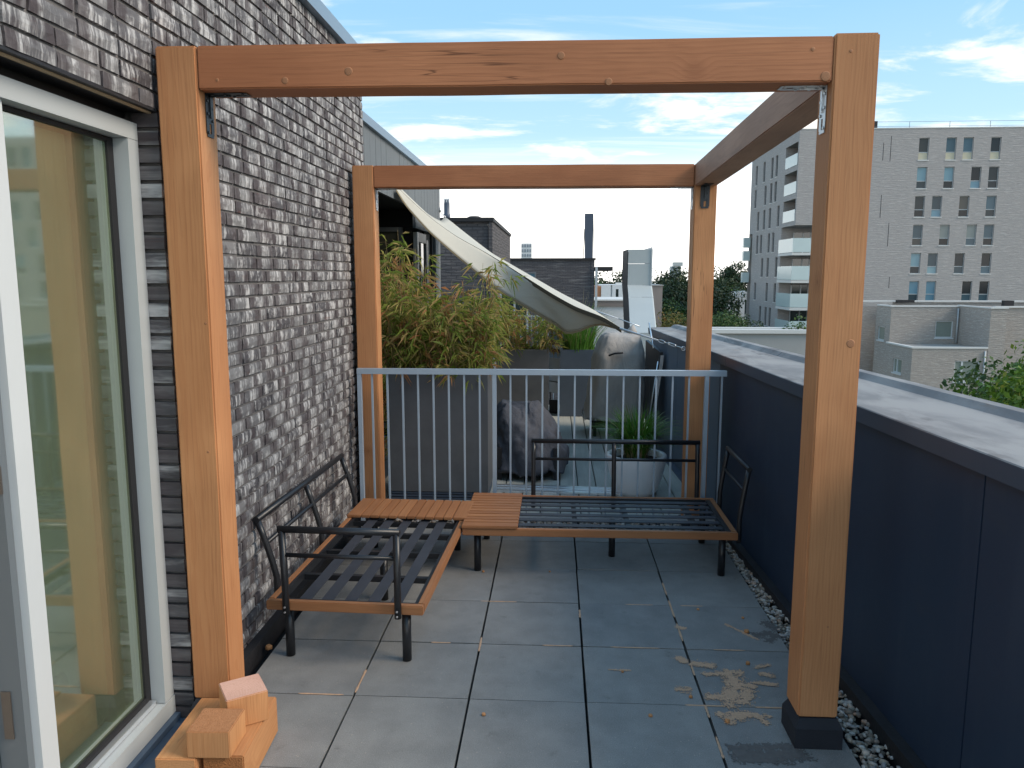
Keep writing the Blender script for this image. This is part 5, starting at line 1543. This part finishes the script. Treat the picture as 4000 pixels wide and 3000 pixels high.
for z in (4.03, 1.28, -1.47, -4.22):
    bz = ob('balcony', None, None, tw, loc=(TX, TY + 2.4, z))
    k = B(); k.box(TX - 0.25, TX + LOG - 0.005, TY - 0.25, TY + 4.795, z - 0.28, z - 0.02); k.ob('slab', M['stone'], bz)
    k = B(); k.box(TX - 0.24, TX - 0.20, TY - 0.20, TY + 4.79, z + 0.02, z + 1.40); k.box(TX - 0.24, TX + LOG - 0.01, TY - 0.245, TY - 0.205, z + 0.02, z + 1.40); k.ob('glass_panel', M['frost'], bz)
    dd = ob('balcony_door', None, None, tw, loc=(TX + 4, TY + 4.7, z))
    k = B(); k.box(TX + 1.2, TX + 5.3, TY + 4.72, TY + 4.79, z - 0.01, z + 2.2); k.ob('pane', M['darkpane'], dd)
    k = B()
    for x in (1.2, 2.2, 3.0, 3.9, 4.5, 5.2):
        k.box(TX + x, TX + x + 0.12, TY + 4.66, TY + 4.715, z - 0.01, z + 2.2)
    k.ob('frame', M['framewhite'], dd)
for xj, za, zb in ((32.6, 12.8, 15.2), (32.0, 7.4, 9.6), (32.9, 4.6, 6.9), (31.9, 12.9, 14.6), (33.3, 0.5, 1.6)):
    k = B(); k.box(xj, xj + 0.05, TY - 0.006, TY + 0.05, za, zb); k.ob('movement_joint', M['black'], tw)
for z in (5.2, 3.6, 1.0):
    k = B(); k.box(TX - 0.9, TX - 0.1, 97.4, 98.2, z - 0.1, z + 1.1); k.ob('balcony', M['frost'], tw)
k = B(); k.box(31.6, 32.0, 82, 82.4, 15.99, 17.0); k.box(31.5, 32.8, 81.9, 82.5, 15.99, 16.25); k.ob('roof_unit', M['black'], tw)
k = B()
for z in (16.9, 16.45):
    k.box(31, 63, 81.98, 82.02, z, z + 0.025)
for i in range(9):
    k.box(31.2 + 3.9 * i, 31.23 + 3.9 * i, 81.98, 82.02, 15.99, 16.9)
k.ob('roof_railing', M['framegrey'], tw)

# stepped low block of the same pale brick in front of the tower
lb = thing('stepped_house', 'low stepped pale brick house in front of the tower, beyond the coping', 'house', (27, 56, -12))
k = B()
facade(k, (24.45, 58, 0), (1, 0, 0), (0, -1, 0), 0, 4.80, -12, -0.5, [(3.23, 4.46, -2.73, -1.52)], 0.15)
facade(k, (24.45, 58, 0), (0, 1, 0), (-1, 0, 0), 0, 2.6, -12, -0.5, [(0.9, 2.15, -3.05, -2.02)], 0.15)
facade(k, (29.25, 53.84, 0), (0, 1, 0), (-1, 0, 0), 0, 4.16, -12, -0.45, [], 0.1)
facade(k, (29.25, 53.84, 0), (1, 0, 0), (0, -1, 0), 0, 1.05, -12, -0.45, [], 0.1)
facade(k, (30.32, 55.5, 0), (1, 0, 0), (0, -1, 0), 0, 9, -12, -0.45, [], 0.1)
facade(k, (24.28, 53.85, 0), (1, 0, 0), (0, -1, 0), 0, 4.95, -12, -3.15, [(2.87, 4.52, -5.40, -3.98)], 0.15)
facade(k, (24.28, 53.85, 0), (0, 1, 0), (-1, 0, 0), 0, 4.15, -12, -3.15, [(1.49, 2.89, -5.1, -4.09)], 0.15)
k.box(24.6, 39, 58.3, 60.5, -12, -0.52); k.box(29.5, 30.2, 54.1, 58.2, -12, -0.5); k.box(24.5, 29.2, 54.15, 57.9, -12, -3.2); k.box(30.35, 39.3, 55.7, 58.2, -12, -0.5)
facade(k, (26.2, 62, 0), (1, 0, 0), (0, -1, 0), 0, 14, -12, -0.3, [], 0.1); facade(k, (22.5, 62.0, 0), (1, 0, 0), (0, -1, 0), 0, 3.7, -12, -0.62, [(0.9, 1.2, -4.5, -3.7)], 0.1)
k.ob('wall', M['lowbrick'], lb)
k = B(); k.box(24.40, 29.24, 57.95, 58.25, -0.498, -0.40); k.box(24.40, 24.70, 58.25, 60.5, -0.498, -0.405); k.box(29.2, 30.36, 53.78, 54.1, -0.448, -0.35); k.box(29.2, 29.45, 54.1, 58.2, -0.448, -0.355)
k.box(24.22, 29.24, 53.80, 54.1, -3.148, -3.04); k.box(24.22, 24.5, 54.1, 58, -3.148, -3.045); k.box(30.37, 39.3, 55.4, 55.8, -0.448, -0.35); k.box(22.5, 40, 61.9, 62.3, -0.29, -0.16)
k.ob('roof_edge', M['stone'], lb)
def simplewin(par, u, x, y, z0, z1, wd, split, sidewall=False):
    w = ob('window', None, None, par, loc=(x, y, z0))
    def bx(a, b, d0, d1, c, d, nm, m):
        k = B()
        if sidewall:
            k.box(x + d0, x + d1, y + a, y + b, c, d)
        else:
            k.box(x + a, x + b, y + d0, y + d1, c, d)
        k.ob(nm, M[m], w)
    h = 0.06
    bx(0, wd, .12, .13, z0, z1, 'pane', 'frostpane')
    bx(0, h, .06, .119, z0, z1, 'frame', 'framewhite'); bx(wd - h, wd, .06, .119, z0, z1, 'frame', 'framewhite'); bx(h, wd - h, .06, .119, z1 - h, z1, 'frame', 'framewhite'); bx(h, wd - h, .06, .119, z0, z0 + h, 'frame', 'framewhite')
    if split:
        bx(split, split + 0.12, .06, .1185, z0 + h, z1 - h, 'mullion', 'framewhite')
    bx(-.06, wd + .06, -.06, .118, z0 - .1, z0 - .002, 'sill', 'framewhite')
M['frostpane'] = plain('curtained_window', (0.22, 0.25, 0.215), 0.15, spec=0.8, var=0.1)
simplewin(lb, 0, 24.45 + 3.23, 58, -2.73, -1.52, 1.23, 0)
simplewin(lb, 0, 24.28 + 2.87, 53.85, -5.40, -3.98, 1.65, 0.45)
simplewin(lb, 0, 24.45, 58.9, -3.05, -2.02, 1.25, 0, True)
simplewin(lb, 0, 24.28, 53.85 + 1.49, -5.1, -4.09, 1.4, 0.8, True)
simplewin(lb, 0, 23.4, 62, -4.5, -3.7, 0.3, 0)
B().tube([(29.12, 57.85, -0.6), (29.12, 57.85, -3.1)], 0.06, 6).ob('downpipe', M['frame'], lb); B().tube([(29.05, 53.78, -3.3), (29.05, 53.78, -6.5)], 0.06, 6).ob('downpipe', M['frame'], lb)
k = B(); k.box(26.2, 27.5, 61.2, 61.5, -0.3, -0.1); k.box(33.5, 34.2, 60, 60.4, -0.5, -0.1); k.ob('roof_unit', M['black'], lb)

# ------------------------------------------------------------------ low and far buildings
fb = thing('flat_roof_house', 'flat roofed pale building below the tower, just over the coping', 'house', (7, 34, -12))
k = B(); k.box(5.6, 9.5, 29, 30.5, -12, -0.34); k.ob('wall', M['concrete'], fb)
k = B(); k.box(5.55, 9.55, 28.9, 29.2, -0.338, -0.20); k.box(5.5, 9.55, 30.3, 30.6, -0.338, -0.21); k.ob('roof_edge', M['stone'], fb)


sw = thing('sawtooth_row_house', 'white row building with sawtooth roof and slit windows left of the tower', 'house', (27, 120, -12))
hs = [(0.35 + 1.05 * i, 0.68 + 1.05 * i, -4.2, -2.0) for i in range(7)] + [(4.4 + 0.7 * i, 4.75 + 0.7 * i, -7.4, -5.3) for i in range(4)]
k = B(); facade(k, (23.2, 120, 0), (1, 0, 0), (0, -1, 0), 0, 8.3, -12, -1.35, hs, 0.25); k.box(23.3, 31.4, 120.4, 132, -12, -1.4); k.ob('wall', M['white'], sw)
for i in range(8):
    k = B(); x = 23.2 + 1.05 * i
    k.prism([(x, -1.348), (x + 1.04, -1.348), (x + 0.62, -0.72), (x + 0.12, -0.66)], lambda a, b: (a, 119.95, b), lambda a, b: (a, 126, b)); k.ob('roof_tooth', M['white'], sw)
for a, b, c, d in hs:
    k = B(); k.box(23.2 + a, 23.2 + b, 120.18, 120.2, c, d); k.ob('window', M['darkpane'], sw)

wh = thing('white_house', 'small white and orange house seen left of the metal duct', 'house', (4.5, 70, -12))
k = B(); facade(k, (4.1, 70, 0), (1, 0, 0), (0, -1, 0), 0, 3.6, -12, 0.93, [(1.3, 1.55, -0.6, 0.55), (0.85, 0.98, -.55, .9)], 0.2); k.box(4.15, 7.65, 70.4, 77, -12, 0.9); k.ob('wall', M['white'], wh)
k = B(); k.box(3.55, 4.09, 70.1, 77, -12, 0.80); k.ob('wall', M['orange'], wh)
k = B(); k.box(5.4, 5.65, 70.15, 70.19, -0.6, 0.55); k.ob('window', M['darkpane'], wh)
k = B(); k.box(5.5, 7.6, 71, 72, 0.931, 1.10); k.ob('roof_unit', M['stone'], wh)
lw2 = thing('low_white_house', 'low white flat building in front of the small white house', 'house', (3.2, 45, -12))
k = B(); k.box(2.2, 4.6, 45, 50, -12, 0.0); k.ob('wall', M['white'], lw2)
k = B(); k.box(2.1, 4.7, 44.9, 50.1, 0.001, 0.32); k.ob('roof_edge', M['brown'], lw2)
k = B(); k.box(2.0, 4.75, 44.85, 50.2, 0.321, 0.40); k.ob('roof_coping', M['stone'], lw2)
bh = thing('brown_house', 'plain brown brick house seen right of the metal duct', 'house', (10, 80, -12))
k = B(); k.box(9.0, 10.9, 80, 90, -12, 0.72); k.ob('wall', M['brown'], bh)
k = B(); k.box(8.9, 11.0, 79.9, 90.1, 0.721, 0.80); k.ob('roof_edge', M['concrete'], bh)

def far_tower(label, x0, x1, y, z1, cols, rows, rh, m, style):
    t = thing('far_tower', label, 'tower block', ((x0 + x1) / 2, y, -12))
    d = (x1 - x0)
    k = B(); k.box(x0, x1, y, y + d, -12, z1); k.ob('wall', M[m], t)
    k = B()
    for r_ in range(rows):
        z = z1 - rh * (r_ + 1) + rh * 0.15
        if style == 'grid':
            cw = d / cols
            for c in range(cols):
                k.box(x0 + cw * (c + 0.18), x0 + cw * (c + 0.82), y - 0.3, y - 0.05, z, z + rh * 0.6)
        else:
            k.box(x0 - 0.1, x1 + 0.1, y - 0.4, y - 0.05, z, z + rh * 0.5)
    k.ob('window_band', M['farpane'], t)
    return t
M['farpane'] = plain('far_window', (0.20, 0.24, 0.28), 0.2)
far_tower('pale gridded tower block on the skyline above the long dark house', -21.9, -15.2, 500, 21.8, 4, 9, 3.0, 'white', 'grid')
t2 = far_tower('white banded office tower rising from the trees', 58.4, 63.4, 400, 6.2, 1, 10, 1.5, 'white', 'band')
k = B(); k.box(59.6, 64.2, 399, 404, 6.21, 8.2); k.ob('top_storey', M['chute'], t2)

# ------------------------------------------------------------------ trees
def crown(seed, n, rad, leaf, lumps=40, squash=0.85):
    r = np.random.RandomState(seed)
    cs = r.normal(size=(lumps, 3)); cs /= np.linalg.norm(cs, axis=1)[:, None]
    cs *= (r.uniform(.35, .85, (lumps, 1)))
    cs[:, 2] *= squash
    cr = r.uniform(.22, .42, lumps)
    w = r.randint(0, lumps, n)
    dv = r.normal(size=(n, 3)); dv /= np.linalg.norm(dv, axis=1)[:, None]
    p = cs[w] + dv * (cr[w] * r.uniform(.5, 1.05, n) ** 0.5)[:, None]
    p *= np.array(rad)
    nrm = dv + r.normal(size=(n, 3)) * 0.8 + (0, 0, 0.4); nrm /= np.linalg.norm(nrm, axis=1)[:, None]
    a = np.cross(nrm, r.normal(size=(n, 3))); a /= np.linalg.norm(a, axis=1)[:, None]
    b = np.cross(nrm, a)
    L = (leaf * r.uniform(.6, 1.3, n))[:, None]
    V = np.stack([p - a * L * .5, p + b * L * .3, p + a * L * .5, p - b * L * .3], 1).reshape(-1, 3)
    F = np.arange(n * 4).reshape(-1, 4)
    me = bpy.data.meshes.new('crown')
    me.from_pydata(V.tolist(), [], F.tolist())
    return me, cs * np.array(rad)
def trunk_mesh(h, r, cs, cz):
    k = B()
    k.tube([(0, 0, 0), (0.02 * h, 0, h * .4), (0, 0.02 * h, cz)], [r, r * .8, r * .5], 8)
    for c in cs[:9]:
        k.tube([(0, 0, cz * 0.72), (c[0] * .4, c[1] * .4, cz * .9 + c[2] * .2), (c[0], c[1], cz + c[2])], [r * .4, r * .28, r * .1], 5)
    return k.mesh('trunk')
kinds = {}
def tree(x, y, top, rad, mk, n, leaf, label, group='trees beyond the houses', seed=0, base=-12, name='tree'):
    key = (mk, n, leaf, seed, rad)
    cz = top - rad[2] * 0.98
    if key not in kinds:
        kinds[key] = crown(seed + 11, n, rad, leaf)
        kinds[key][0].materials.append(M[mk])
    me, cs = kinds[key]
    t = thing(name, label, 'tree', (x, y, base), 0, group)
    ob('crown', me, None, t, loc=(x, y, cz), rot=(0, 0, (x * 1.7 + y) % 6.28))
    tm = trunk_mesh(cz - base, 0.035 * (rad[0] + 2), cs, cz - base); tm.materials.append(M['bark'])
    ob('trunk', tm, None, t, loc=(x, y, base), rot=(0, 0, (x * 1.7 + y) % 6.28))
    return t
RD = (5.0, 4.5, 4.6)
for x, y, top, mk, sd, lab in ((6.4, 112, 2.4, 'leafdark', 1, 'dark tree crown behind the black canopy, left of the metal duct'),
        (4.6, 100, 1.6, 'leafmid', 2, 'mid green tree under the black canopy of the long house'),
        (9.5, 118, 3.0, 'leafdark', 3, 'dark tree directly behind the metal duct'),
        (13.0, 113, 2.5, 'leafdark', 1, 'dark round tree just right of the metal duct'),
        (16.8, 118, 2.0, 'leafdark', 2, 'dark tree standing below the white banded office tower'),
        (18.2, 112, 3.4, 'leafdark', 3, 'tall dark tree right of the office tower, cut by the rear pergola post'),
        (24.6, 130, 3.2, 'leafdark', 1, 'dark tree immediately right of the rear pergola post'),
        (27.6, 131, 2.1, 'leafdark', 2, 'lower dark tree behind the sawtooth roof'),
        (31.6, 134, 4.6, 'leafdark', 3, 'tall dark tree against the left edge of the pale tower'),
        (14.9, 104, 2.0, 'leafdark', 3, 'dark tree filling the gap between the metal duct and the office tower'),
        (21.2, 107, 2.6, 'leafdark', 1, 'dark tree peeping out behind the right side of the rear pergola post'),
        (14.6, 97, -0.8, 'leafdark', 2, 'dark low tree behind the brown house'),
        (17.6, 99, -0.4, 'leafdark', 1, 'dark low tree beside the rear pergola post'),
        (12.2, 86, -0.1, 'leafmid', 3, 'brighter green tree right of the brown house')):
    tree(x, y, top, RD, mk, 9500, 0.38, lab, seed=sd)
RS = (2.6, 2.4, 2.6)
tree(11.9, 76, -1.0, RS, 'leafolive', 2600, 0.26, 'yellow green small tree right of the brown house', seed=4)
tree(10.9, 68, -1.9, RS, 'leafdark', 2600, 0.26, 'small dark tree by the foot of the brown house', seed=5)
tree(14.2, 72, -2.3, RS, 'leafmid', 2600, 0.26, 'small mid green tree behind the rear pergola post', seed=5)
tree(27.0, 124, 0.4, RS, 'leafbright', 2600, 0.26, 'light green small tree in front of the dark trees, above the sawtooth roof', seed=4)
RB = (2.3, 2.0, 1.7)
tree(12.3, 58, -0.55, RB, 'leafmid', 3800, 0.17, 'bushy green tree in front of the white sawtooth building', seed=6)
tree(14.3, 60, -1.05, RB, 'leafdark', 3800, 0.17, 'dark bushy tree near the left foot of the tower', seed=7)
RC = (0.95, 0.8, 0.50)
tree(8.05, 32.5, 0.0 - 0.32, RC, 'leafolive', 1500, 0.10, 'rounded olive shrub top with yellow leaves, over the coping', seed=8)
tree(9.2, 30, 0.45, (0.75, 0.7, 1.1), 'leafmid', 700, 0.13, 'loose leafy treetop beside the front pergola post, before the tower balconies', seed=9)
tree(9.7, 14.2, 1.55, (2.0, 1.8, 1.9), 'leafbright', 12000, 0.12, 'bright green treetop at the picture edge beside the stepped house', seed=10, group='treetops beside the parapet')
tree(8.6, 12.8, 0.55, (2.1, 1.8, 1.6), 'leafbright', 16000, 0.125, 'lower bright green treetop spreading just over the coping', seed=12, group='treetops beside the parapet')
tree(10.9, 18, 0.0, (2.6, 2.0, 1.7), 'leafmid', 11000, 0.14, 'darker green treetop behind the bright ones', seed=13, group='treetops beside the parapet')

lp = thing('street_lamp', 'slim white lamp post among the dark trees beside the rear post', 'street lamp', (13.5, 78, -12))
B().tube([(13.5, 78, -12), (13.5, 78, -1.9)], 0.06, 8).ob('pole', M['frame'], lp)
k = B(); k.box(13.3, 13.75, 77.9, 78.1, -1.9, -1.75); k.ob('lamp_head', M['stone'], lp)
